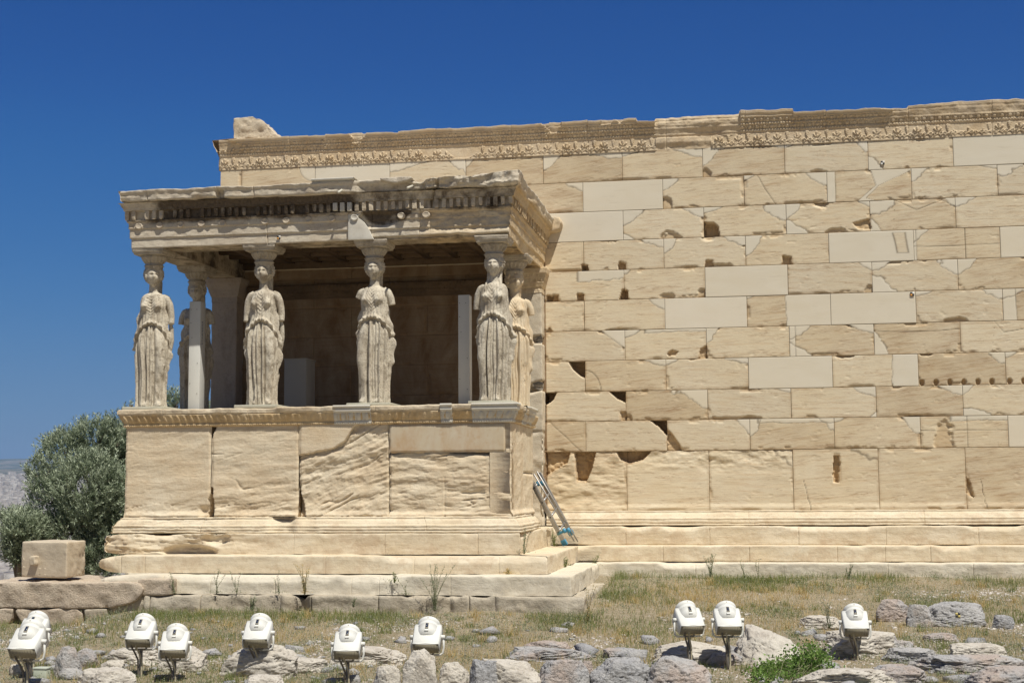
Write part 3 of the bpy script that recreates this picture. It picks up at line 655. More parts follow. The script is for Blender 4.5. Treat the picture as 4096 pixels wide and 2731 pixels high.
# base moulding of the podium
def er_m(c):
    n = fbm(c['X']*1.4, c['Y'], c['Z']*3, 4, 87)
    left = np.clip((-3.7-c['X'])/.6, 0, 1)*(c['seg'] <= 1)
    gap = (np.exp(-((c['X']+3.22)/.17)**4)+.35*np.exp(-((c['X']+2.85)/.12)**2))*(c['seg'] == 1)
    side = np.clip((c['Y']+2.4)/.4, 0, 1)*(c['seg'] == 2)
    q = np.floor(fbm(c['X']*2, c['Y']*2, c['Z']*13, 4, 88)*5+.5)/5
    return left*(.03*(.5+n)+.03*q)+.10*gap+side*(.03+.03*q)+.01*np.clip(n*3-1, 0, 1)
sweep('base_moulding', Upath(-5.62, -3.44, .02, -1.44), [(-.2, .15), (.03, .15), (.045, .14), (.04, .12), (.07, .10), (.10, .06), (.105, .045), (.13, .035), (.135, .015), (.125, .005), (.14, -.01), (.14, -.03), (.13, -.04), (.15, -.05), (.145, -.07), (.0, -.072)], M_step, porch, ds=.018, dt=.012, rough=.006, nf=7, erode=er_m, joints={1: [-4.34, -1.22]}, seed=6)
# podium slabs: layered, weathered relief
def slab(name, x0, x1, z0, z1, y, mat, fn, seed, depth=.3, ax='x', res=.0125, parent=porch):
    xs = np.linspace(x0, x1, int(abs(x1-x0)/res)+1); zs = np.linspace(z0, z1, int((z1-z0)/res)+1)
    X, Z = np.meshgrid(xs, zs)
    H = fn(X, Z)
    ex = np.minimum(X-min(x0, x1), max(x0, x1)-X); ez = np.minimum(Z-z0, z1-Z)
    edge = np.minimum(ex, ez)
    H = H-.02*sst(.03, 0, edge+.012*fbm(X*7, seed, Z*7, 3, seed))
    V = np.stack([X, y-H, Z], -1) if ax == 'x' else np.stack([y+H, X, Z], -1)
    h, w = X.shape
    # skirt going back so that the slab is solid
    ring = np.concatenate([V[0, :], V[1:, -1], V[-1, -2::-1], V[-2:0:-1, 0]])
    rb = ring.copy()
    if ax == 'x': rb[:, 1] = y+depth
    else: rb[:, 0] = y-depth
    n = len(ring); idx = np.concatenate([np.arange(w), np.arange(1, h)*w+w-1, (h-1)*w+np.arange(w-2, -1, -1), np.arange(h-2, 0, -1)*w])
    F2 = np.stack([idx, np.roll(idx, -1), h*w+np.roll(np.arange(n), -1), h*w+np.arange(n)], -1)
    F1 = gridF(h, w)
    if ax != 'x': pass
    return mesh(name, np.concatenate([V.reshape(-1, 3), rb]), [F1, F2], mat, parent)
def layered(X, Z, seed, amp, tilt=.12, f=1., lay=11., rag=1.):
    zz = Z-tilt*X
    q = fbm(X*1.3*f, seed, zz*lay*f*.5, 5, seed)
    w = fbm(X*3.5*f, seed+3, zz*lay*f, 4, seed+4)
    t = np.floor((q*5+w*.8*rag))/5+.35*q
    return amp*(t*.8+.35*w)
def flare(Z, z0=.15, h=.1): return .045*sst(z0+h, z0, Z)
crk = lambda X, Z, sd, tilt=.12, w=.022: -.014*np.exp(-(fbm(X*.9, sd, (Z-tilt*X)*4.5, 4, sd)/w)**2)*sst(-.1, .25, fbm(X*1.7, sd+5, Z*2.5, 3, sd+1))
s1 = lambda X, Z: layered(X, Z, 101, .012, .15, 1., 9)+crk(X, Z, 31)+sst(.42, .25, Z+.1*fbm(X*2, 0, 0, 3, 5))*layered(X, Z, 102, .028, .05)+flare(Z)-.06*sst(.09, .0, -(X+4.42)+.0*Z)*sst(.35, .2, Z)-.3*(inpoly(X, Z, [(-4.36, .13), (-4.30, .13), (-4.30, .5), (-4.345, .42)]))
s2 = lambda X, Z: layered(X, Z, 103, .014, .08, 1.1)+crk(X, Z, 35)+sst(.75, .3, Z-.25*(X+3.6)+.1*fbm(X*2, 1, Z*2, 3, 6))*layered(X, Z, 104, .035, .1, 1.2)+flare(Z)*.6-.14*(inpoly(X+.01*fbm(X*9, 0, Z*9, 3, 2), Z, [(-4.32, 1.25), (-4.21, 1.48), (-4.34, 1.48)]))-.2*inpoly(X, Z, [(-4.34, .13), (-4.25, .13), (-4.285, .55), (-4.34, .6)])
def s3(X, Z):
    line = np.interp(X, [-3.01, -2.75, -2.5, -2.35, -2.22, -2.12], [.99, 1.06, 1.10, 1.18, 1.38, 1.48])+.02*fbm(X*9, 0, 0, 3, 7)
    up = sst(-.004, .008, Z-line)*(X < -2.1)
    low = layered(X, Z, 105, .038, .32, 1.2)+.016*fbm(X*8, 1, Z*8, 4, 8)+2*crk(X, Z, 39, .5, .035)
    return up*(.02+.002*fbm(X*4, 0, Z*8, 4, 9))+(1-up)*(low-.02)+flare(Z)*.8-.02*np.exp(-((Z-line)/.008)**2)*(X < -2.1)-.10*inpoly(X, Z, [(-3.02, .13), (-2.9, .13), (-2.95, .35), (-3.02, .6)])
def s4(X, Z):
    low = layered(X, Z, 107, .034, .02, 1.3, 12)+1.6*crk(X, Z, 43, .05, .03)*sst(.02, -.30, X)+.008*fbm(X*6, 1, Z*9, 4, 10)
    e = sst(.98, 1.04, Z-.10*np.exp(-((X+1.2)/.3)**2)+.10*sst(-.35, -.05, X)*(X < -.05))
    return low-.012-.07*e*(X < -.06)+flare(Z, .15, .08)-.015*np.exp(-((X+.92)/.006)**2)*(Z < .7)
slab('podium_slab', -5.612, -4.318, .15, 1.475, -3.44, M_pod, s1, 1)
slab('podium_slab', -4.312, -3.018, .15, 1.475, -3.44, M_pod, s2, 2)
slab('podium_slab', -3.010, -1.712, .15, 1.475, -3.44, M_pod, s3, 3)
slab('podium_slab', -1.704, .018, .15, 1.46, -3.44, M_pod, s4, 4, depth=.25)
slab('podium_panel', -1.706, -.055, 1.025, 1.43, -3.452, M_podnew, lambda X, Z: .0012*fbm(X*3, 0, Z*3, 3, 3), 5, depth=.02)
# east flank (two slabs), west flank, backs and floor
se = lambda X, Z: layered(X, Z, 109, .012, .3, 1.2)+flare(Z)+.012*fbm(X*6, 0, Z*3, 4, 12)
slab('podium_slab', -3.44+.002, -2.35, .15, 1.45, .018, M_pod, se, 6, ax='y')
slab('podium_slab', -2.345, -1.44, .75, 1.45, .014, M_step, lambda X, Z: .003*fbm(X*4, 0, Z*4, 3, 13), 7, ax='y')
slab('podium_slab', -2.345, -1.44, .15, .745, .016, M_pod, se, 8, ax='y')
b = MB(); b.box(-5.60, -5.15, -3.40, -.0, .15, 1.46); b.box(-5.15, -.3, -3.15, -3.0, .15, 1.46); b.box(-.30, -.25, -3.1, -1.45, .15, 1.46)
b.box(-5.4, -.3, -3.1, -.02, .15, 1.10); b.box(-5.45, -.2, -3.4, -.05, -1.3, -.10); b.box(-.3, .0, -1.46, -1.44, .15, 1.46)
b.build('podium_core', M_block, porch)
# podium cap with egg-and-dart
def cap_profile(k=0.): return [(-.42, 1.690), (.085, 1.690), (.10, 1.685), (.105, 1.675), (.103, 1.625), (.088, 1.612), (.080, 1.60), (.080, 1.585), (.07, 1.56), (.05, 1.51), (.028, 1.475), (.03, 1.465), (.035, 1.455), (.03, 1.44), (.012, 1.435), (.0, 1.43), (-.1, 1.43)]
def egg_at(c, z0, z1, per, amp):
    q = ((c['s']/per) % 1)-.5; t = (c['Z']-(z0+z1)/2)/((z1-z0)/2)
    e = (q/.27)**2+(t/.95)**2; rim = np.abs(np.sqrt(e)-1.32) < .14; dart = np.abs(np.abs(q)-.5) < .06
    return amp*(1.2*np.sqrt(np.clip(1-e, 0, 1))+.45*rim+.5*dart-.8)*(np.abs(t) < 1)
def er_cap(c):
    n = fbm(c['X']*1.6, c['Y']*1.6, c['Z'], 4, 121); n2 = fbm(c['X']*7, c['Y']*7, c['Z']*7, 4, 122)
    lip = (c['Z'] > 1.605)*(c['off'] > -.05)
    brk = .045*lip*np.clip(n*2.2+.35, 0, 1)+.012*lip*n2
    eg = egg_at(c, 1.475, 1.60, .098, .017)
    bead = .006*np.sign(np.cos(c['s']*200))*(c['Z'] > 1.44)*(c['Z'] < 1.463)
    fade = .5+.5*sst(-.1, .25, fbm(c['s']*1.1, 3, c['seg'], 3, 124))
    return brk-eg*fade-bead, brk*.35+.008*np.clip(n, 0, 1)*lip
sweep('podium_cap', Upath(-5.61, -3.44, .015, -1.40, -.02), cap_profile(), M_ent, porch, ds=.0085, dt=.0105, rough=.004, nf=8, erode=er_cap, joints={1: [-4.95, -3.72, -2.42, -1.92]}, seed=7, attrs=lambda c: dict(warm=.35+.65*sst(1.62, 1.59, c['Z'])*(c['off'] > -.05), soot_shade=.16*sst(1.615, 1.59, c['Z'])*sst(1.43, 1.46, c['Z'])))
def er_new(c): return -egg_at(c, 1.475, 1.60, .115, .015)-.005*np.sign(np.cos(c['s']*200))*(c['Z'] > 1.44)*(c['Z'] < 1.463)
nprof = [(-.02, 1.700), (.112, 1.700), (.116, 1.690), (.116, 1.672), (.10, 1.665), (.097, 1.655), (.10, 1.645), (.10, 1.61), (.088, 1.603), (.083, 1.585), (.073, 1.56), (.053, 1.51), (.034, 1.475), (.036, 1.45), (.03, 1.437), (.016, 1.433)]
for a, b_ in ((-2.49, -1.95), (-.96, -.79)):
    sweep('cap_repair', [(a, -3.445), (b_, -3.445)], nprof, M_white, porch, ds=.008, dt=.01, rough=.0006, erode=er_new)
sweep('cap_repair', [(-.515, -3.445), (.02, -3.445), (.02, -3.30)], nprof, M_white, porch, ds=.008, dt=.01, rough=.0006, erode=er_new)
sweep('cap_repair', [(.02, -2.72), (.02, -1.75)], nprof, M_white, porch, ds=.008, dt=.01, rough=.004, erode=lambda c: er_new(c)+.02*np.clip(fbm(c['X'], c['Y']*4, c['Z']*5, 3, 4)*2-.2, 0, 1))
b = MB(); b.box(-.44, .1, -3.53, -2.85, 1.7002, 1.704); 
# architrave
def er_ar(c):
    X, Y, Z = c['X'], c['Y'], c['Z']; fr = (c['seg'] == 1)
    n = fbm(X*1.2, Y*1.2, Z*2, 4, 131); n2 = fbm(X*6, Y*6, Z*8, 5, 132)
    rgt = sst(-1.32, -1.22, X)*fr*(Z > 4.10)
    rough_ = rgt*(.022+.05*np.clip(n2+.2, -.3, 1))*sst(4.12, 4.2, Z)*(Z < 4.44)
    soff = sst(.05, 0, np.abs(Z-4.06)+np.abs(c['off']))*.06*np.clip(n*2.5-.2, 0, 1)*fr*(X < -.0)
    big = .05*sst(1.2, .6, np.hypot((X+1.95)/.35, (Z-4.36)/.13))*fr
    side = (c['seg'] == 2)*.01*n2
    eg = egg_at(c, 4.462, 4.503, .055, .008)
    bot = .07*sst(4.16, 4.06, Z)*np.clip(fbm(c['s']*1.3, 0, c['seg']*3, 4, 133)*2.4-.35, 0, 1)*(X > -1.9)*(X < -.5)*fr*(c['off'] > -.1)
    side2 = .05*sst(4.3, 4.06, Z)*(c['seg'] == 2)*np.exp(-((Y+1.9)/.7)**2)*(c['off'] > -.1)
    return rough_+soff+big+side-eg+.008*n2*fr+side2, -soff*.6-bot*.8
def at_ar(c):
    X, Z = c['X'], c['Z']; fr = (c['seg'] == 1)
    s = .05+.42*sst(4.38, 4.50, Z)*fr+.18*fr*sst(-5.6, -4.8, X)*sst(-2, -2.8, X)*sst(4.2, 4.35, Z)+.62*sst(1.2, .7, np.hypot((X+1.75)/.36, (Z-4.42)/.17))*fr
    und = (c['off'] < -.02)*.42  # soffit and inner faces darkened: interior shade painted on top of the soot
    return dict(soot_shade=s+und, warm=np.where(c['seg'] == 2, .8, 0)+.45*sst(-1.3, -1.1, X)*fr+.3*(c['off'] < -.02))
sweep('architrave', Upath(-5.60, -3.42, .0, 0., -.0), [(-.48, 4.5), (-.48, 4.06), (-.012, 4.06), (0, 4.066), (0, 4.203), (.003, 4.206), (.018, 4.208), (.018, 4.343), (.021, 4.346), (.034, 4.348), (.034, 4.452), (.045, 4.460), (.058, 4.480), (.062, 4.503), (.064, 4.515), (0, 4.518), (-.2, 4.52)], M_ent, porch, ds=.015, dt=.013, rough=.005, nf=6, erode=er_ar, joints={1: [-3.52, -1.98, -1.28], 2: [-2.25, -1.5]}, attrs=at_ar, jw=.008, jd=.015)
# a new marble patch and the roundels on the upper fascia
for x_, mt, pr_ in [(-5.47, M_arch, .008), (-5.15, M_arch, .01), (-4.83, M_arch, .008), (-4.51, M_arch, .01), (-4.19, M_arch, .008), (-3.55, M_arch, .006), (-3.23, M_arch, .008), (-2.90, M_arch, .01), (-2.55, M_arch, .018), (-2.215, M_white, .022), (-1.53, M_arch, .03), (-1.19+.02, M_arch, .028)]:
    p = np.array([(x_+.052*math.cos(t)*r, -3.466-h, 4.395+.052*math.sin(t)*r) for r, h in ((1.06, -.03), (1.04, pr_-.004), (.92, pr_), (.8, pr_), (.72, pr_-.003), (.01, pr_-.001)) for t in np.linspace(0, 2*math.pi, 28, endpoint=False)])
    mesh('roundel', p, gridF(6, 28, True)[:, ::-1], mt, porch, smooth=False)
rock_from_poly('architrave_repair', [(-2.31, 4.064), (-1.94, 4.064), (-2.0, 4.2), (-2.08, 4.32), (-2.17, 4.40), (-2.10, 4.50), (-2.31, 4.50)], -3.462, -3.40, M_white, porch, res=.06, rough=.001, bev=.004)
# dentil course
def at_d(c):
    X, Y = c['X'], c['Y']; fr = (c['seg'] == 1)
    s = fr*(.55*sst(-5.35, -4.95, X)*sst(-2.0, -2.4, X)+.24*sst(-2.4, -2.0, X)+.20)+.12*(c['seg'] == 2)*sst(4.5, 4.7, c['Z'])*sst(-1.2, -2.5, Y)
    return dict(soot_shade=s, warm=np.where(c['seg'] == 2, .9, .15*sst(-1.2, -.5, X)))
def er_d(c):
    n2 = fbm(c['X']*7, c['Y']*7, c['Z']*7, 4, 141)
    eg = egg_at(c, 4.70, 4.752, .05, .010)
    return .012*n2-eg+0*(np.exp(-((c['s']+1.12)/.015)**2))*(c['seg'] == 1)
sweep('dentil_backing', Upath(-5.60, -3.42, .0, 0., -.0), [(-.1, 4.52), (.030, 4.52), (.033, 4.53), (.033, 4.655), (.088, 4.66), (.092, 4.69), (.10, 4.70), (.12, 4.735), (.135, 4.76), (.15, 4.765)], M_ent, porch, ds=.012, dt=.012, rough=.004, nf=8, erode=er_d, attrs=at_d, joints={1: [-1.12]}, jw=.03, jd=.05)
def dentils():
    V = []; F = []; so = []; wa = []; n = 0; rng = random.Random(5)
    seq = [(x, 0) for x in np.arange(-5.645, .06, .1052)]+[(y, 2) for y in np.arange(-3.43, -.05, .1052)]
    for s, side in seq:
        V = []; F = []; so = []; wa = []; n = 0
        if side == 2 or side == 0 or side == 1:
            r = 9; g = np.linspace(-1, 1, r)
            # rounded little block as a deformed cube
            faces = []; worn = _h(np.array([s*10]), np.array([side]), np.array([0]), 3)[0]
            if side == 0 and min(abs(s-q_) for q_ in (-2.489, -2.384, -2.279)) < .03: continue
            if side == 0 and -4.95 < s < -2.2: worn = .35+.65*worn
            if side == 0 and rng.random() < .06: continue
            w = .031*(1-.15*worn); zt, zb = 4.656, 4.523+.05*max(0, worn-.55)*2*rng.random(); d0, d1 = .02, .090-.030*worn*rng.random()
            U, Vv = np.meshgrid(g, g)
            for ax in range(3):
                for sg in (-1, 1):
                    if ax == 1 and sg == -1: continue
                    if ax == 2 and sg == 1: continue
                    a = [None]*3; a[ax] = np.full(U.shape, float(sg)); a[(ax+1) % 3] = U if sg > 0 else Vv; a[(ax+2) % 3] = Vv if sg > 0 else U
                    P = np.stack(a, -1).reshape(-1, 3)
                    sph = P/np.linalg.norm(P, axis=1)[:, None]*1.15
                    k = .10+.45*worn*np.clip(.3-P[:, 2], 0, 1)
                    P = P*(1-k[:, None])+sph*k[:, None]
                    faces.append((P, gridF(r, r)))
            for P, f in faces:
                t = P[:, 0]*w; o = (d0+d1)/2+P[:, 1]*(d1-d0)/2; z = (zt+zb)/2+P[:, 2]*(zt-zb)/2
                if side == 0: q = np.stack([s+t, -3.42-o, z], -1)
                elif side == 2: q = np.stack([0+o, s+t, z], -1)
                else: q = np.stack([-5.60-o, s-t, z], -1)
                nn = fbm(q[:, 0]*14, q[:, 1]*14, q[:, 2]*14, 3, 9)
                q[:, 1 if side == 0 else 0] += .012*nn*(1+worn)
                V.append(q); F.append(f+n); n += len(q)
                base = {0: .62 if (-4.95 < s < -2.1) else (.05 if s < -4.95 or -2.1 <= s < -1.7 else .34), 2: .25 if s < -1.6 else .05, 1: .2}[side]
                so.append(np.full(len(q), base)); wa.append(np.full(len(q), .9 if side == 2 else .2))
        mesh('dentil', np.concatenate(V), np.concatenate(F), M_ent, porch, attrs=dict(soot_shade=np.concatenate(so), warm=np.concatenate(wa)))
dentils()
for x_ in (-2.489, -2.384, -2.279):                           # three replaced dentils of white marble
    b = MB(); b.box(x_-.031, x_+.031, -3.522, -3.43, 4.525 if x_ > -2.45 else 4.54, 4.655, bev=.003); b.build('new_dentil', M_white, porch)
# cornice: broken corona
def cor_h(s, seg):
    t = .028*fbm(s*2.2, seg*5, 0, 4, 151)+.012*fbm(s*8, seg*5, 0, 3, 152)
    return t
def er_c(c):
    X, Y, Z = c['X'], c['Y'], c['Z']; fr = (c['seg'] == 1)
    n = fbm(c['s']*1.5, c['seg']*3., 0, 4, 153); n2 = fbm(X*6, Y*6, Z*7, 5, 154); n3 = fbm(X*2.6, Y*2.6, Z*3.6, 4, 155)
    R = sst(-1.16, -1.08, X)*fr; mid = sst(-2.2, -2.1, X)*sst(-1.12, -1.2, X)*fr
    outer = sst(.0, .09, c['off'])
    e = outer*(.025*np.clip(n*2.5+.2, 0, 1.2)+.022*n2*(1+1.5*R)+R*(.015+.075*np.floor(n3*5)/4)+mid*(.05+.09*np.clip(n3*1.6+.3, 0, 1)))
    lipcut = outer*sst(4.84, 4.76, Z)*.06*np.clip(fbm(c['s']*2.3, 5, c['seg']*3, 4, 156)*2, 0, 1)*(c['seg'] != 0)
    e = e+lipcut
    top = sst(4.86, 4.94, Z)
    dz = -top*(cor_h(c['s'], c['seg'])+.10*R*sst(-.45, .05, X)+.015*n2*(1+R)+R*.05*n3-mid*.02)
    dz = dz-top*(c['seg'] == 2)*(.08*sst(-2.8, -3.6, Y)+.02)
    dz = dz+top*.06*mid*np.clip(n3*2, -1, 1)
    und = sst(4.86, 4.80, Z)*outer*.03*np.clip(n3*2, 0, 1)
    cut = fr*(.10*np.exp(-((c['s']+1.12)/.02)**2))*outer
    pipe = fr*.10*np.exp(-((c['s']+4.07)/.05)**4)*sst(4.92, 4.88, Z)*outer
    return e+cut+pipe, dz-und
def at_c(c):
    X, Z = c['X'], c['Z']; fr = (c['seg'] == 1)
    return dict(soot_shade=.10*fr+.10*(vn(X*2.2, c['Y'], Z*3, 5) > .2)*fr+.12*sst(-1.5, -1.3, X)*fr+.22*sst(4.80, 4.76, Z)*fr+.10*(c['seg'] == 0)+.25*fr*sst(-2.3, -2.1, X)*sst(-1.45, -1.6, X)*sst(4.92, 4.84, Z), warm=np.where(c['seg'] == 2, .75*sst(4.93, 4.80, Z), 0))
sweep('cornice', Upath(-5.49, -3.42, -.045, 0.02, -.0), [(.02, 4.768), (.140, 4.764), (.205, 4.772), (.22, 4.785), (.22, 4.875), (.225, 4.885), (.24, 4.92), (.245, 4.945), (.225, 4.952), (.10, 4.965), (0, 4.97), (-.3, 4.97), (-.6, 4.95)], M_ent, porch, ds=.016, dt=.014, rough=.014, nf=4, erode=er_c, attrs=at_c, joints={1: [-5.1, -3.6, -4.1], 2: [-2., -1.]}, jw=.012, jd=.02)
b = MB(); b.box(-5.2, -.4, -3.05, -.0, 4.56, 4.93); b.build('roof_slab', M_block, porch)
rp = sweep('cornice_repair', [(-2.79, -3.42), (-2.17, -3.42)], [(.0, 4.80), (.20, 4.80), (.208, 4.81), (.20, 4.86), (.188, 4.885), (.192, 4.91), (.235, 4.93), (.24, 4.95), (.225, 4.962), (.27, 4.975), (.275, 5.02), (.265, 5.03), (.0, 5.035)], M_white, porch, ds=.02, dt=.012, rough=.0008, erode=lambda c: .12*np.clip((c['X']+2.39)/.22+.0*c['Z'], 0, 1)*sst(4.98, 4.9, c['Z'])*(c['off'] > .1)*(c['Z'] < 4.96))
v, f = rp.data, None
b = MB(); b.box(-2.79, -2.19, -3.61, -3.3, 4.805, 5.03); b.build('cornice_repair_core', M_white, porch)
rock_from_poly('cornice_fragment', [(-1.80, 4.955), (-1.77, 4.99), (-1.36, 4.99), (-1.32, 4.95), (-1.40, 4.90), (-1.54, 4.87), (-1.7, 4.90)], -3.67, -3.3, M_corn, porch, rough=.012, bev=.02)
rock_from_poly('cornice_fragment', [(-.50, 4.90), (-.46, 4.97), (-.2, 5.01), (-.02, 5.06), (.10, 5.04), (.14, 4.95), (.08, 4.87), (-.3, 4.85)], -3.60, -3.2, M_corn, porch, rough=.035, bev=.03, nf=6)
rock_from_poly('cornice_stub', [(.0, 4.66), (.18, 4.66), (.28, 4.70), (.32, 4.80), (.28, 4.89), (.16, 4.91), (.0, 4.89)], -.22, .02, M_frieze, porch, rough=.02, bev=.02, seed=4)
for (u0, v0, u1, v1) in ((777, 442, 791, 433), (1226/1.0*.0+936, 432, 948, 427)):
    a = atY(u0, v0, -3.78); c_ = atY(u1, v1, -3.52); bb = MB(); bb.tube([a, (a+c_)/2, c_], .017, 12); bb.build('drain_pipe', mat_plain('pipe_plastic', (.62, .58, .48), .5), porch, smooth=True)
# small survey targets
M_mkw = mat_plain('marker_white', (.75, .73, .68), .5); M_mkb = mat_plain('marker_black', (.03, .03, .03), .5); M_mko = mat_plain('marker_orange', (.65, .30, .05), .5)
def marker(c, s, nrm_axis, parent, mat2=None):
    x, y, z = c
    for dx, dz, m in ((-1, 1, M_mkb), (1, 1, M_mkw), (-1, -1, mat2 or M_mkw), (1, -1, M_mkb)):
        q = MB(); q.box(x+(dx-1)*s/2, x+(dx+1)*s/2, y-.004, y, z+(dz-1)*s/2, z+(dz+1)*s/2); q.build('survey_marker', m, parent)
marker((-3.345, -3.440, 4.125), .026, 1, porch, M_mko)
marker((5.42, -.012, 5.60), .03, 1, wall); marker((5.80, -.012, 3.50), .03, 1, wall, M_mko)
# settle the entablature courses to their measured heights
for o_ in list(porch.children):
    if o_.name.split('.')[0] in ('architrave', 'roundel', 'architrave_repair', 'dentil_backing', 'dentil', 'new_dentil', 'cornice', 'cornice_repair', 'cornice_repair_core', 'cornice_fragment', 'roof_slab', 'drain_pipe_'):
        n_ = len(o_.data.vertices); a_ = np.empty(n_*3, np.float32); o_.data.vertices.foreach_get('co', a_); a_ = a_.reshape(-1, 3)
        a_[:, 2] = np.interp(a_[:, 2], [3., 4.343, 4.46, 4.52, 4.656, 4.765, 4.875, 4.97, 5.12, 6.], [3., 4.325, 4.42, 4.452, 4.582, 4.695, 4.80, 4.875, 4.95, 5.8]); o_.data.vertices.foreach_set('co', a_.ravel()); o_.data.update()
# ceiling with coffers, inner frieze band, side antae
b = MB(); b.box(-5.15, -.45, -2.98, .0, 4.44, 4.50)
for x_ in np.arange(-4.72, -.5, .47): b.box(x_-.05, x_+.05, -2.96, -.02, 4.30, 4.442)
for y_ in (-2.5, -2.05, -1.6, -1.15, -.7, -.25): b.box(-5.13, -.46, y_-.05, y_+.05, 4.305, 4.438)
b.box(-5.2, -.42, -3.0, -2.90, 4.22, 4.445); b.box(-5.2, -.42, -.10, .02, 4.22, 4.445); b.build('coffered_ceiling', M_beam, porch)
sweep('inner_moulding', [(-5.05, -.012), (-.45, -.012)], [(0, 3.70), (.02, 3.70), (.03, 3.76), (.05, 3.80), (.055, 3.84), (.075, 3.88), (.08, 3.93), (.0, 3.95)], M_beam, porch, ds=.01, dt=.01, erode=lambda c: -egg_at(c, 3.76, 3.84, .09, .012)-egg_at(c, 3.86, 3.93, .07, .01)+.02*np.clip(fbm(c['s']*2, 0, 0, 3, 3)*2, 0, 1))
def anta(x0, x1, y0, mat, nm_seed, label):
    r = sweep('anta', [(x0, .0), (x0, y0), (x1, y0), (x1, .0)], [(0, -.06), (0, 3.655), (-.1, 3.656)], mat, porch, ds=.02, dt=.02, rough=.004, nf=6, erode=lambda c: .007*fbm(c['X']*13, c['Y']*13, c['Z']*13, 4, nm_seed)*(c['off'] > -.05)+(.12*sst(.05, -.02, np.abs(c['Z']-2.9)-.03)+.16*sst(.10, .02, np.abs(c['Z']-2.04-.25*(c['X']-x0))))*(label == 'R')+(.05*(c['Z'] < 1.45)*np.clip(.5+fbm(c['X']*3, 0, c['Z']*4, 4, 9), 0, 1))*(label == 'R'), joints={1: [], 2: []})
    q = sweep('anta_capital', [(x0, .0), (x0, y0), (x1, y0), (x1, .0)], [(0, 3.65), (.008, 3.655), (.008, 3.74), (.02, 3.75), (.035, 3.80), (.04, 3.81), (.05, 3.86), (.06, 3.89), (.065, 3.90), (.085, 3.95), (.095, 3.965), (.105, 4.04), (.1, 4.052), (-.1, 4.055)], M_cap if label == 'R' else mat, porch, ds=.008, dt=.01, rough=.004, erode=lambda c: -(egg_at(c, 3.82, 3.885, .075, .012)+egg_at(c, 3.905, 3.955, .065, .01)+egg_at(c, 3.66, 3.74, .10, .008))*(label == 'R')+.012*np.clip(fbm(c['X']*4, c['Y']*4, c['Z']*4, 3, nm_seed)*2-.3, 0, 1))
anta(-5.58, -5.14, -.30, M_anta, 3, 'L'); anta(-.5, -.005, -.30, M_dress, 4, 'R')
# props and case standing inside the porch
M_prop = mat_plain('prop_paint', (.70, .69, .64), .55, var=.06); M_case = mat_plain('case_paint', (.33, .32, .30), .6, var=.05); M_bolt = mat_plain('bolt_steel', (.22, .2, .18), .5)
def prop(x, y, w, d, zt, label, marks):
    t = thing('support_pillar', label, 'pillar', (x, y, 1.1), 0, 'white casings inside the porch')
    b = MB(); b.box(x-w/2, x+w/2, y-d/2, y+d/2, 1.1, zt, bev=.006); b.build('casing', M_prop, t)
    for k, (dx, z) in enumerate([(-.06, 3.2), (.03, 3.2), (-.06, 3.0), (-.04, 2.78), (.05, 2.4), (-.06, 2.1), (.05, 1.95)]):
        q = MB(); q.tube([(x+dx, y-d/2-.006, z), (x+dx, y-d/2+.004, z)], .006, 8); q.build('bolt', M_bolt, t)
    if marks:
        M_st = mat_plain('stencil_blue', (.05, .07, .18), .6); rr = random.Random(3)
        for k in range(16):                                  # worn stencilled letters running up the flank
            z = 3.02-.022*k; q = MB(); a = rr.random()*.01
            q.box(x+w/2, x+w/2+.002, y-d/2+.06, y-d/2+.068, z-.008, z+.008); q.box(x+w/2, x+w/2+.002, y-d/2+.068+a, y-d/2+.094, z-.002+a/2, z+.004); q.box(x+w/2, x+w/2+.002, y-d/2+.094, y-d/2+.1, z-.008, z+.008-a)
            q.build('stencil_mark', M_st, t)
prop(-4.83, -2.76, .175, .20, 3.32, 'tall white square pillar casing with blue stencil marks beside the left rear statue', True)
prop(-.79, -2.62, .165, .18, 3.32, 'tall white square pillar casing in shade left of the front right statue', False)
tcase = thing('display_case', 'low pale grey boxed casing standing in the dark between the second and third statues', 'case', (-3.62, -1.4, 1.1), 0, None)
b = MB(); b.box(-3.90, -3.54, -1.50, -1.05, 1.1, 2.55, bev=.008); b.build('case_body', M_case, tcase)
b = MB(); b.box(-3.91, -3.53, -1.51, -1.04, 2.55, 2.57, bev=.004); b.build('lid', M_case, tcase)
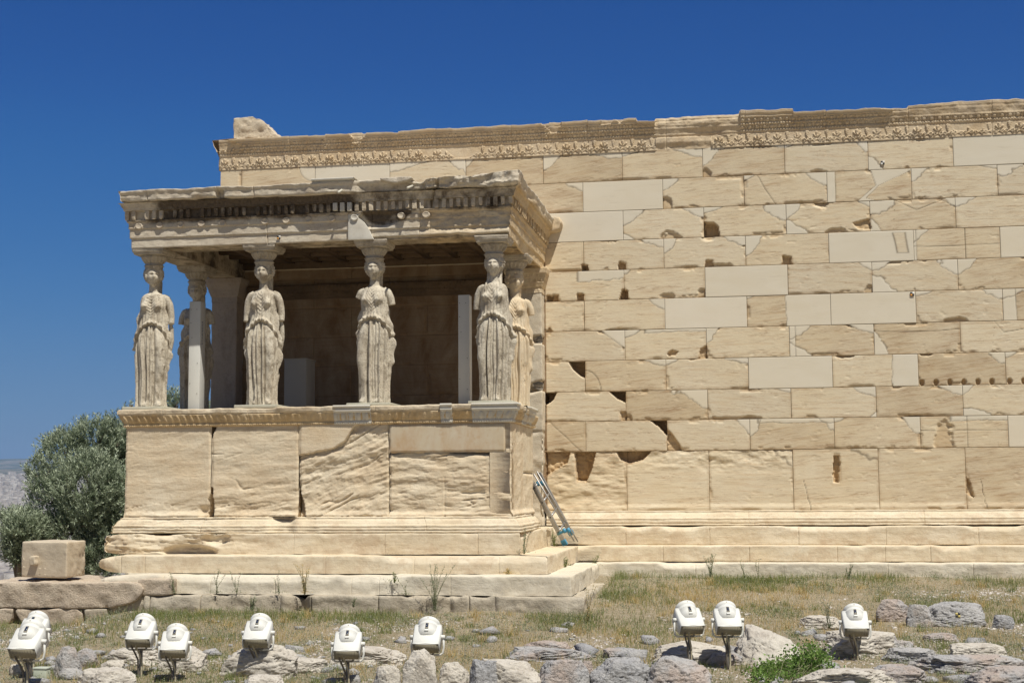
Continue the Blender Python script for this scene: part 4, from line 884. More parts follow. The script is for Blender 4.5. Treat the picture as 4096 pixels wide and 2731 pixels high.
# ================================================================== THE SIX STATUES
def closed_grid(P):                                          # P (h,w,3), wraps in w; adds end caps
    h, w, _ = P.shape; V = np.concatenate([P.reshape(-1, 3), P[0].mean(0)[None], P[-1].mean(0)[None]])
    F = gridF(h, w, True); j = np.arange(w); j2 = (j+1) % w
    lo = np.stack([j2, j, np.full(w, h*w)], -1); hi = np.stack([(h-1)*w+j, (h-1)*w+j2, np.full(w, h*w+1)], -1)
    return V, [F, lo, hi]
def caryatid(side, seed, armL, armR, turn=0., head=0., lower=None):
    """side=+1: flutes on the viewer's left, bent leg on the right. local metres, y towards the back, feet at 0"""
    mb = MB(); nph, nz = 260, 330
    z = np.linspace(0, 1.70, nz)[:, None]; ph = (np.arange(nph)/nph*2*np.pi-np.pi)[None, :]
    I = lambda k, v: np.interp(z, k, v)
    kz = [0, .12, .35, .62, .85, 1.0, 1.12, 1.22, 1.35, 1.47, 1.56, 1.62, 1.655, 1.68, 1.70]
    a = I(kz, [.196, .196, .200, .210, .222, .218, .198, .182, .174, .184, .188, .180, .150, .100, .070])
    b = I(kz, [.165, .165, .165, .172, .185, .18, .165, .150, .148, .155, .145, .125, .100, .075, .060])
    cx = side*(I([0, .5, 1.0, 1.3, 1.7], [.0, -.004, -.012, .0, .004])); cy = I([0, 1, 1.4, 1.7], [0, 0, .01, .02])
    ex = 2.25; c, s = np.cos(ph), np.sin(ph)
    r = 1./((np.abs(s)/a)**ex+(np.abs(c)/b)**ex)**(1/ex)
    p = ph*side                                              # in the mirrored frame flutes at p<0.05
    nn0 = fbm(ph*3+seed, 0, 0, 3, seed)
    ze = 1.195-(.21+.05*math.sin(seed*2.9))*np.minimum(np.abs(ph-.08*side)/1.3, 1.2)**2.3+.014*np.abs(np.sin(10*ph+seed))*(1+.5*nn0)      # lower edge of the overfold
    skirt = 1-sst(-.005, .006, z-ze)
    nn = fbm(ph*2.2+seed*3, z*1.3, seed, 3, seed); n3 = fbm(np.sin(ph)*9, np.cos(ph)*9+seed, z*9, 4, seed+1)
    # flutes of the standing leg
    u = p*13.6+.55*np.sin(z*2.6+seed)+1.5*nn+.45*np.sin(z*7+p*3+seed)
    fl = np.abs(np.sin(u))**.5*(.8+.35*np.sin(np.floor(u/np.pi)*2.3+seed))
    mfl = (sst(.56, .32, p)*sst(-2.9, -2.5, p))
    # bent leg: knee forward, smooth thigh and shin, then hanging folds beside it
    legc = .84-.10*sst(.5, .0, z); w_ = np.interp(z, [0, .3, .62, .9, 1.15], [.22, .30, .36, .42, .45])
    leg = np.exp(-((p-legc)/w_)**2)
    bulge = np.interp(z, [0, .12, .35, .60, .75, 1.0, 1.2], [.005, .0, .022, .078, .066, .035, .0])
    r = r+skirt*leg*bulge
    deep = np.exp(-((p-.38-.08*np.sin(z*3))/.07)**2)*np.interp(z, [0, .1, .7, 1.05, 1.2], [.3, 1, 1, .5, 0])
    r = r-skirt*.055*deep
    r = r+skirt*mfl*(.074*fl-.048)*np.interp(z, [0, .06, 1.2], [.7, 1., .75])
    sf = np.abs(np.sin(p*9.5+1.1+.5*np.sin(3*z)))**.7
    r = r+skirt*sst(1.1, 1.35, p)*(.05*sf-.03)
    # thin drag folds over the shin
    dg = np.sin((z*1.+.42*(p-.62))*34+2*nn)
    r = r+skirt*leg*.004*dg*sst(.75, .45, z)+skirt*leg*.012*np.abs(np.sin(p*8+z*2.5))*sst(.5, .2, z)
    r = r+skirt*.016*sst(.10, .0, z)*(1+np.sin(ph*7+seed))*.5
    r = r+skirt*.045*np.exp(-((p-.75)/.2)**2)*np.exp(-((z-.03)/.035)**2)+skirt*.035*np.exp(-((p+.35)/.2)**2)*np.exp(-((z-.03)/.035)**2)
    r = r-skirt*.020*sst(.06, .0, ze-z)                       # tucked under the pouch
    # overfold: bunched pouch along its edge, pulled-in waist, blouse above
    q = z-ze; up = 1-skirt
    lump = (.25+.75*np.abs(np.sin(ph*10+seed+2.5*(z-1.1)*np.sign(ph)))**.7)
    r = r+up*((.042-.018*sst(1.1, 1.5, np.abs(ph)))*np.exp(-((q-.028)/.028)**2)*lump+.018*np.exp(-(q/.09)**2)*lump)
    frn = sst(1.5, 1.1, np.abs(ph))
    x_ = r*s
    vz = z-1.0*np.abs(x_)**1.5*1.6+.25*x_*x_
    x0_ = .025*math.sin(seed*3.1); cat = np.abs(np.sin((z-(1.3+.45*math.sin(seed*1.7))*(np.abs(x_-x0_)+.004)**1.1-.25*side*x_+.022*nn)*np.pi/(.052+.008*math.cos(seed))+seed))**.7-.5
    r = r+up*.015*cat*np.exp(-(x_/.085)**4)*sst(1.26+.06*math.sin(seed*2.2), 1.42, z-.6*np.abs(x_))*sst(1.68, 1.62, z)*frn
    pl = np.abs(np.sin(ph*10.5+2.4*(z-1.2)*np.sign(ph)+seed))**.8
    r = r+up*.026*(pl-.6)*sst(.045, .10, q)*sst(1.66, 1.5, z)*(.22+.78*sst(.45, .8, np.abs(ph)))
    r = r+up*.010*np.sin(ph*14+8*z)*sst(1.30, 1.2, z)*frn
    for sx in (-1, 1):
        r = r+up*.050*np.exp(-((x_-sx*.088)/.050)**2-((z-1.475)/.055)**2)*(c > 0)
    r = r-up*.020*np.exp(-(x_/.035)**2-((z-1.49)/.07)**2)*(c > 0)
    # side wings of the mantle
    for sx, lo in ((-1, .66), (1, .50)):
        m = np.exp(-((ph-sx*1.62)/.20)**2)*sst(lo, lo+.10, z)*sst(1.50, 1.30, z)
        r = r+m*(.034+.014*np.sin(z*23+seed*sx+2*nn)+.018*np.sin(ph*26+z*4))
        m2 = np.exp(-((ph-sx*1.95)/.25)**2)*sst(.25, .5, z)*sst(1.5, 1.3, z); r = r+m2*(.018+.008*np.sin(z*17+sx))
    br_ = np.clip(fbm(s*3+seed, c*3, z*3.3, 4, seed+8)-.22, 0, 1); r = r+.0035*n3-.05*br_*(np.abs(np.abs(ph)-1.2) < .9)
    pit = fbm(s*5+seed, c*5, z*5, 4, seed+7); r = r-.010*sst(.36, .5, pit)
    P = np.stack([cx+r*s, cy-r*c, np.broadcast_to(z, r.shape)], -1)
    V, F = closed_grid(P); mb.add(V, F)
    # neck
    zs_ = np.linspace(1.62, 1.84, 20); th = np.linspace(0, 2*np.pi, 48, endpoint=False)
    rn = np.interp(zs_, [1.62, 1.66, 1.70, 1.78, 1.84], [.11, .088, .072, .067, .068])
    V, F = closed_grid(np.stack([rn[:, None]*np.sin(th)[None], .012-.9*rn[:, None]*np.cos(th)[None], zs_[:, None]+0*th[None]], -1)); mb.add(V, F)
    # head: a shaped egg with brow, sockets, nose, lips and chin
    la = np.linspace(-np.pi/2, np.pi/2, 90)[:, None]; lo = (np.arange(140)/140*2*np.pi-np.pi)[None, :]
    X = .108*np.cos(la)*np.sin(lo); Y = -.128*np.cos(la)*np.cos(lo); Z = .162*np.sin(la)+0*lo
    jaw = 1-.30*sst(-.02, -.15, Z); X = X*jaw; Y = Y*(1-.10*sst(-.03, -.15, Z))
    fr = (Y < 0)*sst(.0, -.06, Y)
    g = lambda x0, z0, sx, sz: np.exp(-((X-x0)/sx)**2-((Z-z0)/sz)**2)
    d = .026*g(0, -.020, .015, .030)+.010*g(0, .012, .012, .03)+.010*(g(0, .040, .075, .012))-.016*(g(.036, .018, .020, .015)+g(-.036, .018, .020, .015))+.006*(g(.036, .016, .012, .007)+g(-.036, .016, .012, .007))
    d = d+.011*g(0, -.064, .026, .008)+.009*g(0, -.083, .022, .007)-.008*g(0, -.0735, .03, .0035)+.014*g(0, -.120, .028, .02)+.006*(g(.05, -.03, .02, .03)+g(-.05, -.03, .02, .03))
    er = fbm(X*30, Y*30, Z*30+seed, 4, seed+9)
    d = d*fr-.006*fr*np.clip(er*2, 0, 1)
    Y = Y-d
    hd = np.stack([X, Y, Z], -1)
    Rz = np.array(Matrix.Rotation(head, 3, 'Z')); hd = hd@Rz.T+np.array([0, -.016, 1.925]); mb.add(*closed_grid(hd[:, ::-1]) if False else closed_grid(hd))
    # hair: waved roll framing the face, bun at the back, thick locks on the shoulders, plait down the back
    X = .145*np.cos(la)*np.sin(lo); Y = .135*np.cos(la)*-np.cos(lo); Z = .150*np.sin(la)+0*lo
    wv = 1+.055*np.sin(lo*15+8*la)+.04*np.sin(la*24)
    hr = np.stack([X*wv, Y*wv+.040, Z*wv], -1)@Rz.T+np.array([0, -.005, 1.965]); mb.add(*closed_grid(hr))
    for k in np.linspace(-1.75, 1.75, 15):                    # curls along the hairline
        px, pz = .096*math.sin(k)*1.10, 1.93+.115*math.cos(k)*.95-(.0 if abs(k) < 1.5 else .02)
        cc = (np.array([px, -.078+.055*abs(math.sin(k))**1.5, pz-1.905])@Rz.T)+np.array([0, -.022, 1.925])
        rr = .025+.008*(abs(k) < .2)
        S_ = np.stack([np.cos(la[::6])*np.sin(lo[:, ::10]), np.cos(la[::6])*np.cos(lo[:, ::10]), np.sin(la[::6])+0*lo[:, ::10]], -1)*rr+cc; mb.add(*closed_grid(S_[::-1]))
    for sx in ((-1, 1) if seed == 12 else ()):
        mb.tube([(sx*.085, .04, 1.90), (sx*.088, .035, 1.80), (sx*.085, .0, 1.72), (sx*.105, -.055, 1.655), (sx*.112, -.105, 1.58), (sx*.11, -.118, 1.54)], [.018, .022, .022, .019, .015, .007], 10)
    mb.tube([(0, .10, 1.95), (0, .13, 1.85), (0, .145, 1.70), (0, .155, 1.5), (0, .15, 1.32)], [.085, .095, .088, .062, .02], 16)
    # arms, broken off
    for sx, L in ((-1, armL), (1, armR)):
        if L <= 0: continue
        full = [(sx*.135, .01, 1.615), (sx*.190, .012, 1.590), (sx*.232, .018, 1.51), (sx*.252, .025, 1.41), (sx*.262, .035, 1.31), (sx*.266, .02, 1.225)]
        rad = [.06, .062, .056, .051, .046, .040]; n = 2+int(round(L*4))
        nA = [np.array(q) for q in full[:n]]
        # subdivide for a shaped limb
        t = np.linspace(0, n-1, n*5); pts = np.stack([np.interp(t, range(n), [q[i] for q in nA]) for i in range(3)], -1); rr = np.interp(t, range(n), rad[:n])
        mb.tube(pts, rr, 18)
        if L >= .99: mb.tube([(sx*.245, .05, 1.25), (sx*.258, .06, 1.15), (sx*.262, .07, .98), (sx*.245, .07, .78)], [.02, .034, .036, .015], 10)
    # back mantle
    Yb = .0
    V = np.concatenate(mb.V)
    if lower is not None: V = lower(V)
    R = np.array(Matrix.Rotation(turn, 3, 'Z')); mb.V = [V@R.T]
    return mb
def capital(seed):
    mb = MB(); th = np.arange(96)/96*2*np.pi
    zs_ = np.concatenate([np.linspace(1.99, 2.07, 6), np.linspace(2.075, 2.09, 5), np.linspace(2.092, 2.105, 4), np.linspace(2.11, 2.225, 22)])
    r = np.interp(zs_, [1.99, 2.02, 2.07, 2.075, 2.082, 2.092, 2.105, 2.11, 2.16, 2.20, 2.225], [.10, .118, .132, .138, .140, .132, .124, .128, .158, .184, .194])
    R = r[:, None]+0*th; t = (zs_[:, None]-2.165)/.055
    q = ((th/(2*np.pi)*16) % 1)[None]-.5; e = (q/.30)**2+(t/.98)**2
    R = R+.020*(1.2*np.sqrt(np.clip(1-e, 0, 1))+.4*(np.abs(np.sqrt(e)-1.3) < .14)-.6)*(np.abs(t) < 1)
    R = R+.005*np.sign(np.cos(th*36))[None]*((zs_[:, None] > 2.075)*(zs_[:, None] < 2.09))
    P = np.stack([R*np.sin(th), -R*np.cos(th), zs_[:, None]+0*th], -1)
    P += (.006*fbm(P[..., 0]*12+seed, P[..., 1]*12, P[..., 2]*12, 4, seed))[..., None]*np.array([1, 1, .3])
    mb.add(*closed_grid(P)); return mb
def abacus_mesh(x, y, z, mat, parent, seed):
    h = .243
    return sweep('abacus', [(x-.0001, y+h), (x-h, y+h), (x-h, y-h), (x+h, y-h), (x+h, y+h), (x, y+h)], [(-.24, 2.226+z), (-.030, 2.226+z), (-.022, 2.232+z), (-.020, 2.25+z), (-.012, 2.262+z), (-.004, 2.272+z), (-.004, 2.288+z), (.0, 2.296+z), (0, 2.318+z), (-.01, 2.324+z), (-.24, 2.324+z)], mat, parent, ds=.014, dt=.008, rough=.004, nf=9,
                 erode=lambda c: .02*np.clip(fbm(c['X']*5, c['Y']*5, c['Z']*7, 4, seed)*2-.4, 0, 1), seed=seed)
Z0 = 1.733
def ruin(V):                                                 # the replaced, broken lower drapery of the far right statue
    return V
STAT = [
 (-5.35, -3.17, +1, 3, .0, 1.0, .16, .30, M_stat, 'front left corner statue of a draped woman, head turned slightly, standing against the sky', .75),
 (-3.655, -3.17, +1, 5, 1., 1.0, .02, .02, M_stat, 'second statue from the left, a draped woman with both upper arms kept', 1.),
 (-2.0, -3.17, -1, 8, .25, .5, .02, .10, M_stat, 'third statue from the left, a draped woman with a cut shoulder stump', .5),
 (-.255, -3.17, -1, 12, .85, .0, -.02, .0, M_stat, 'front right corner statue of a draped woman with long locks and a dark head', .0),
 (-5.35, -1.53, +1, 15, .6, .6, .05, .10, M_stat, 'rear left statue of a draped woman in shade, partly hidden by a white pillar casing', .5),
 (-.235, -1.53, -1, 19, .0, .5, .10, .25, M_statO, 'rear right statue of a draped woman in warm repaired marble behind the corner statue', .5)]
for i, (x, y, sd, seed, aL, aR, turn, hd, mt, lab, _) in enumerate(STAT):
    t = thing('caryatid_statue', lab, 'statue', (x, y, Z0-.045), 0, 'caryatid statues carrying the porch roof')
    mbd = caryatid(sd, seed, aL, aR, turn, hd)
    V = np.concatenate(mbd.V)+np.array([x, y, Z0]); mbd.V = [V]
    o = mbd.build('body', mt, t, smooth=True)
    md = o.modifiers.new('fuse', 'REMESH'); md.mode = 'VOXEL'; md.voxel_size = .0066; md.use_smooth_shade = True
    mc = capital(seed); mc.V = [np.concatenate(mc.V)+np.array([x, y, Z0])]; mc.build('capital', M_ech, t, smooth=True)
    abacus_mesh(x, y, Z0, M_ech, t, seed)
    b = MB(); b.box(x-.33, x+.30, y-.27, y+.36, Z0-.045, Z0+.002, bev=.006)
    b.build('plinth', M_plinth, t)
# ================================================================== FLOODLIGHTS
M_lamp = mat_plain('lamp_enamel', (.74, .73, .68), .6, 0, .3, .06); M_lamp2 = mat_plain('lamp_vent', (.30, .27, .20), .6); M_gl = mat_plain('sight_glass', (.04, .05, .08), .1, 0, .8)
M_post = mat_plain('galvanised_post', (.28, .26, .23), .6, .3); M_cable = mat_plain('cable_sheath', (.14, .12, .10), .6); M_cable2 = mat_plain('pale_conduit', (.45, .40, .28), .6); M_dk = mat_plain('seam_grime', (.30, .27, .21), .7)
def local(mb, name, mat, parent, smooth=False):
    o = mb.build(name, mat, None, smooth); o.parent = parent; return o
def make_lamp(pitch):
    t = thing('floodlight', 'x', 'floodlight', (0, 0, 0), 0, 'white floodlights aimed at the temple')
    # head frame: a = aim (away and up), origin at the swivel
    Rm = Matrix.Translation((0, 0, .50)) @ Matrix.Rotation(pitch, 4, 'X')     # +y' is the aim
    def put(mb): mb.V = [tx(Rm, np.concatenate(mb.V))]; return mb
    w = .135
    # housing: wedge, deeper at the front
    v = []; secs = [(-.150, .052, -.072, w*.96), (-.142, .058, -.078, w*.98), (-.05, .062, -.10, w), (.08, .064, -.13, w*1.02), (.115, .062, -.135, w*1.02)]
    for (yy, zt, zb, ww) in secs:
        r = .012
        v += [(-ww, yy, zb), (ww, yy, zb), (ww, yy, zt-r), (ww-r, yy, zt), (0, yy, zt+.006), (-ww+r, yy, zt), (-ww, yy, zt-r)]
    mb = MB(); n = 7; F = gridF(len(secs), n, True); mb.add(v, [F, np.array([list(range(n))]), np.array([list(range((len(secs)-1)*n, len(secs)*n))[::-1]])])
    hd = local(put(mb), 'housing', M_lamp, t)
    # rear vent panel with ribs, curved lip above it
    mb = MB(); mb.box(-w*.92, w*.92, -.1535, -.149, -.070, .042); vent = local(put(mb), 'rear_vent', M_lamp2, t)
    mb = MB()
    for k in range(9): mb.box(-.112+k*.028-.0012, -.112+k*.028+.0012, -.1555, -.153, -.066, .038)
    put(mb); local(mb, 'vent_rib', M_dk, vent)
    mb = MB(); mb.tube([(-w*.97, -.151, .052), (-w*.5, -.160, .056), (0, -.163, .057), (w*.5, -.160, .056), (w*.97, -.151, .052)], .006, 6); local(put(mb), 'rear_lip', M_lamp, t, True)
    # barrel
    th = np.arange(40)/40*2*np.pi; ys = [(-.045, .045), (-.04, .082), (.02, .104), (.075, .108), (.078, .112), (.086, .112), (.088, .108), (.12, .109), (.122, .113), (.165, .113), (.172, .108), (.172, .02)]
    P = np.array([[(r*math.sin(a), y, .012+r*math.cos(a)) for a in th] for y, r in ys]); mb = MB(); mb.add(*closed_grid(P)); local(put(mb), 'barrel', M_lamp, t, False)
    # the sloped inset with sight glass on the barrel
    mb = MB(); mb.box(-.016, .016, .0, .074, .108, .1215, bev=.002); g = local(put(mb), 'sight_frame', M_dk, t)
    mb = MB(); mb.box(-.012, .012, .010, .068, .121, .1235); local(put(mb), 'sight_glass', M_gl, g)
    mb = MB(); mb.box(-.020, .020, -.026, -.002, .098, .113, bev=.002); local(put(mb), 'latch', M_lamp, t)
    mb = MB(); mb.box(-.005, .005, .138, .148, .121, .127); local(put(mb), 'screw', M_dk, t)
    # front glass
    P = np.array([[(r*math.sin(a), .173, .012+r*math.cos(a)) for a in th] for r in (.098, .001)]); mb = MB(); mb.add(P.reshape(-1, 3), gridF(2, 40, True)); local(put(mb), 'front_glass', M_gl, t)
    # bracket
    mb = MB(); mb.tube([(-.160, .0, .50), (-.162, 0, .40), (-.155, 0, .345), (-.128, 0, .325), (0, 0, .322), (.128, 0, .325), (.155, 0, .345), (.162, 0, .40), (.160, 0, .50)], .011, 8); local(mb, 'bracket', M_lamp, t, True)
    for sx in (-1, 1):
        mb = MB(); mb.tube([(sx*.130, 0, .50), (sx*.175, 0, .50)], .020, 14); local(mb, 'swivel', M_lamp, t, True)
    mb = MB(); mb.tube([(0, 0, -.25), (0, 0, .33)], .018, 12); mb.box(-.05, .05, -.022, .022, .318, .336); p_ = local(mb, 'post', M_post, t, True)
    for dx in (-.055, .055):
        mb = MB(); mb.tube([(dx, 0, .325), (dx, 0, .350)], .011, 6); local(mb, 'bolt', M_post, p_)
    mb = MB(); mb.tube([(-.07, -.10, .42), (-.075, -.09, .36), (-.05, -.045, .29), (-.024, -.025, .22), (-.02, -.022, .08), (-.022, -.024, -.1)], .010, 8); local(mb, 'cable', M_cable, t, True)
    mb = MB(); mb.tube([(-.03, -.10, .42), (-.03, -.09, .36), (-.01, -.045, .30), (.012, -.026, .22), (.016, -.024, .05), (.0, -.05, -.06), (-.07, -.09, -.12)], .010, 8); local(mb, 'cable', M_cable2, t, True)
    return t
def kids(o): return [c for c in bpy.data.objects if c.parent == o]
def clone(o, parent=None):
    c = o.copy(); COL.objects.link(c); c.parent = parent
    for k in kids(o): clone(k, c)
    return c
lampA = make_lamp(math.radians(37)); first = True
LAMPS = [  # swivel pixel, yaw (deg), distance plane y, label
 (64, 1472, 5, -9.6, 'front floodlight of the overlapping pair at the far left, red speck on its window'),
 (78, 1446, 7, -9.0, 'floodlight hidden behind the front one of the pair at the far left'),
 (325, 1452, 7, -8.9, 'third floodlight from the left, beside a lower one to its right'),
 (402, 1476, 13, -9.1, 'lower floodlight close to the right of its twin, left part of the photo'),
 (593, 1452, 6, -8.8, 'floodlight standing alone on a post in front of the podium weeds'),
 (799, 1478, 9, -9.0, 'low floodlight below the middle of the podium, dark vent facing us'),
 (982, 1462, 5, -8.4, 'floodlight on a short bracket sitting on a grey rock'),
 (1582, 1422, 20, -8.0, 'left one of the two neighbouring floodlights right of the porch, turned right'),
 (1671, 1423, 10, -8.0, 'right one of the two neighbouring floodlights right of the porch'),
 (1964, 1428, 3, -7.4, 'rightmost floodlight, seen straight from behind with a dark post')]
for (px, py, yw, Y, lab) in LAMPS:
    c = atY(px, py, Y); o = lampA if first else clone(lampA); first = False
    sc = {-9.6: 1.05}.get(Y, .96)
    if Y == -8.4: sc = 1.02
    if px > 1500: sc = .95
    o.location = (c[0], c[1], c[2]-.50*sc); o.rotation_euler = (0, 0, math.radians(yw)); o.scale = (sc, sc, sc)
    o['label'] = lab

# ================================================================== LADDER AND POLES
def ladder():
    foot = np.array([.42, -.80, -.36])
    def pl(u0, v0, Y0, u1, v1, Y1): return atY(u0, v0, Y0), atY(u1, v1, Y1)
    M_al = mat_plain('aluminium', (.42, .41, .40), .45, .6); M_bl = mat_plain('blue_plastic', (.06, .26, .42), .45); M_dkh = mat_plain('hole_dark', (.02, .02, .02), .8)
    a, b_ = pl(1223, 1104, -1.32, 1299, 1246, -1.02)
    t = thing('ladder', 'aluminium ladder with blue feet and clamps leaning in the corner between porch and wall', 'ladder', tuple(b_))
    d = (a-b_); L = np.linalg.norm(d); d = d/L
    side = np.array([.30, .95, 0.]); side -= d*(side@d); side /= np.linalg.norm(side); nn = np.cross(d, side)
    def frame(o): return Matrix([[side[0], nn[0], d[0], o[0]], [side[1], nn[1], d[1], o[1]], [side[2], nn[2], d[2], o[2]], [0, 0, 0, 1]])
    F0 = frame(b_)
    for k, s_ in enumerate((-.04, .34)):
        m = MB(); m.box(s_-.015, s_+.015, -.035, .035, .05, L, F0, .003); m.build('rail', M_al, t)
        m = MB(); m.box(s_-.022, s_+.022, -.042, .042, -.02, .07, F0, .004); m.build('foot', M_bl, t)
    for q in np.arange(.20, L, .26):
        m = MB(); m.box(-.03, .33, -.012, .012, q, q+.025, F0); m.build('rung', M_al, t)
        m = MB(); m.box(-.0565, -.0555, -.010, .010, q+.002, q+.022, F0); m.build('rung_hole', M_dkh, t)
    for (u0, v0, u1, v1) in ((1226, 1088, 1319, 1243), (1233, 1082, 1327, 1243)):
        a2, b2 = pl(u0, v0, -1.40, u1, v1, -1.05); m = MB(); m.tube([b2, a2], .011, 10); m.build('support_pole', M_al, t, smooth=True)
    for (u, v, k) in ((1238, 1110, 1), (1298, 1218, 1)):
        c1 = atY(u-2, v+1, -1.2); c0 = atY(u-17, v+8, -1.1); c2 = atY(u+11, v-2, -1.2)
        m = MB(); m.tube([c0, c1], .022, 8); m.tube([c1, c2], .02, 8); m.tube([atY(u-4, v-5, -1.21), atY(u+1, v+5, -1.21)], .026, 10); m.tube([atY(u+6, v-6, -1.21), atY(u+11, v+4, -1.21)], .026, 10); m.build('clamp', M_bl, t, smooth=True)
ladder()
# ================================================================== GROUND
def zG(x, y):
    x = np.asarray(x, float); y = np.asarray(y, float)
    return gz(x, y)+.035*fbm(x*.9, y*.9, 0, 4, 201)+.012*fbm(x*5, y*5, 0, 3, 202)
def mat_ground():
    k = NT('dry_soil', .95, .1); p = k.pos()
    n = k.noise(p, .9, 5, .65); f = k.noise(p, 14, 6, .75); g = k.noise(p, 60, 4, .7)
    c = k.mix(k.ramp(n, (.40, 0.), (.6, 1.)), (.25, .205, .12), (.33, .265, .165))
    c = k.mix(k.ramp(f, (.45, 0.), (.7, .8)), c, (.48, .41, .31))
    c = k.mix(k.ramp(g, (.52, 0.), (.70, .8)), c, (.62, .56, .49))
    c = k.mix(k.ramp(f, (.25, .7), (.42, 0.)), c, (.17, .14, .08))
    k.col(c); k.bump(k.math('ADD', f, g), .8, .03); return k.m
def axis(a, b, c, d, s, big):
    near = list(np.arange(b, c, s)); l = [b-big*(1.35**i-1)*1.0-.5 for i in range(1, 18)]; r = [c+big*(1.35**i-1)*1.0+.5 for i in range(1, 18)]
    return np.array(sorted([q for q in l if q > a]+[a]+near+[q for q in r if q < d]+[d]))
gx = axis(-400, -9, 10, 400, .09, 2.5); gy = axis(-60, -11.5, .5, 260, .09, 2.5)
GX, GY = np.meshgrid(gx, gy); GZ = zG(GX, GY)
skel(mesh('ground', np.stack([GX, GY, GZ], -1).reshape(-1, 3), gridF(len(gy), len(gx)), mat_ground()))

# ================================================================== ROCKS
def mat_rock():
    k = NT('grey_limestone', .9, .2); p = k.pos(); t = k.n('ObjectInfo').outputs['Random']
    n = k.noise(p, 2.2, 5, .65, .3); f = k.noise(p, 20, 6, .75); s = k.noise(k.map(p, (1, 1, 2.5)), 5, 5, .7)
    c = k.mix(k.ramp(n, (.38, 0.), (.62, 1.)), (.42, .415, .42), (.53, .51, .49))
    pk = k.ramp(k.math('ADD', k.math('MULTIPLY', k.noise(p, 3.1, 4, .6), .9), k.math('MULTIPLY', t, .34)), (.56, 0.), (.72, .8))
    c = k.mix(pk, c, (.54, .43, .36))
    c = k.mix(k.ramp(s, (.55, 0.), (.75, .6)), c, (.50, .475, .44))
    c = k.mix(k.ramp(f, (.30, .8), (.47, 0.)), c, (.15, .14, .125))
    k.col(c); k.bump(k.math('ADD', f, s), 1., .035); return k.m
M_rock = mat_rock(); M_rockp = mat_stone('pale_limestone', (.56, .51, .44), (.63, .585, .51), (.33, .28, .23), 2.2, 2., 1., spots=(.42, .37, .31))
def rockmesh(sx, sy, sz, seed, flat=.5, box=.6):
    n = 84; la = np.linspace(-np.pi/2, np.pi/2, n)[:, None]; lo = (np.arange(int(n*1.8))/(int(n*1.8))*2*np.pi)[None, :]
    D = np.stack([np.cos(la)*np.cos(lo), np.cos(la)*np.sin(lo), np.sin(la)+0*lo], -1)
    e = 2+box*5; nr = (np.abs(D)**e).sum(-1)**(1/e); P = D/nr[..., None]
    rng = np.random.RandomState(seed)
    for k in range(16):                                      # fracture planes
        q = rng.normal(size=3); q[2] = abs(q[2])*.7; q /= np.linalg.norm(q); off = rng.uniform(.74, .98) if q[2] < .3 else rng.uniform(.92, 1.02)
        dd = P@q-off; P = P-np.clip(dd, 0, None)[..., None]*q*.97
    r = fbm(P[..., 0]*1.1+seed, P[..., 1]*1.1, P[..., 2]*1.1, 4, seed)*.20+fbm(P[..., 0]*4+seed, P[..., 1]*4, P[..., 2]*4, 4, seed+1)*.07
    cr = fbm(P[..., 0]*2.3, P[..., 1]*2.3+seed, P[..., 2]*2.3, 3, seed+2); r = r-.09*np.exp(-(cr/.035)**2); r2 = fbm(P[..., 0]*11+seed, P[..., 1]*11, P[..., 2]*16, 4, seed+5); r = r+.045*r2-.03*np.clip(-r2-.25, 0, 1)
    P = P*(1+r)[..., None]*np.array([sx, sy, sz])
    return closed_grid(P)
RG = 'grey rocks lying in the grass in front of the temple'
def rock(u0, v0, u1, v1, label, seed, name='rock', mat=None, flat=0, box=.6, depth=None, back=0., rz=0.):
    """rock whose outline fills the box u0..u1, v0..v1 of the picture and whose foot stands on the ground"""
    vb = min(v1, 1600); g = onG((u0+u1)/2, vb-2*(vb < 1590)); Y = g[1]
    w = np.linalg.norm(atY(u1, vb, Y)-atY(u0, vb, Y)); h = (v1-v0)*w/(u1-u0); d = depth or min(w*.7, .55)
    h = h/1.12; zc = g[2]
    c = np.array([g[0], g[1]+d*.45, zc+h*.42])
    V, F = rockmesh(w*.55, d*.5, h*.62, seed, box=box)
    a = rz; V = V@np.array(Matrix.Rotation(a, 3, 'Y')).T
    m = MB(); m.add(V+c, F); o = m.build(name, mat or M_rock, None, True); return tag(o, label, 'rock', RG if name == 'rock' else None)
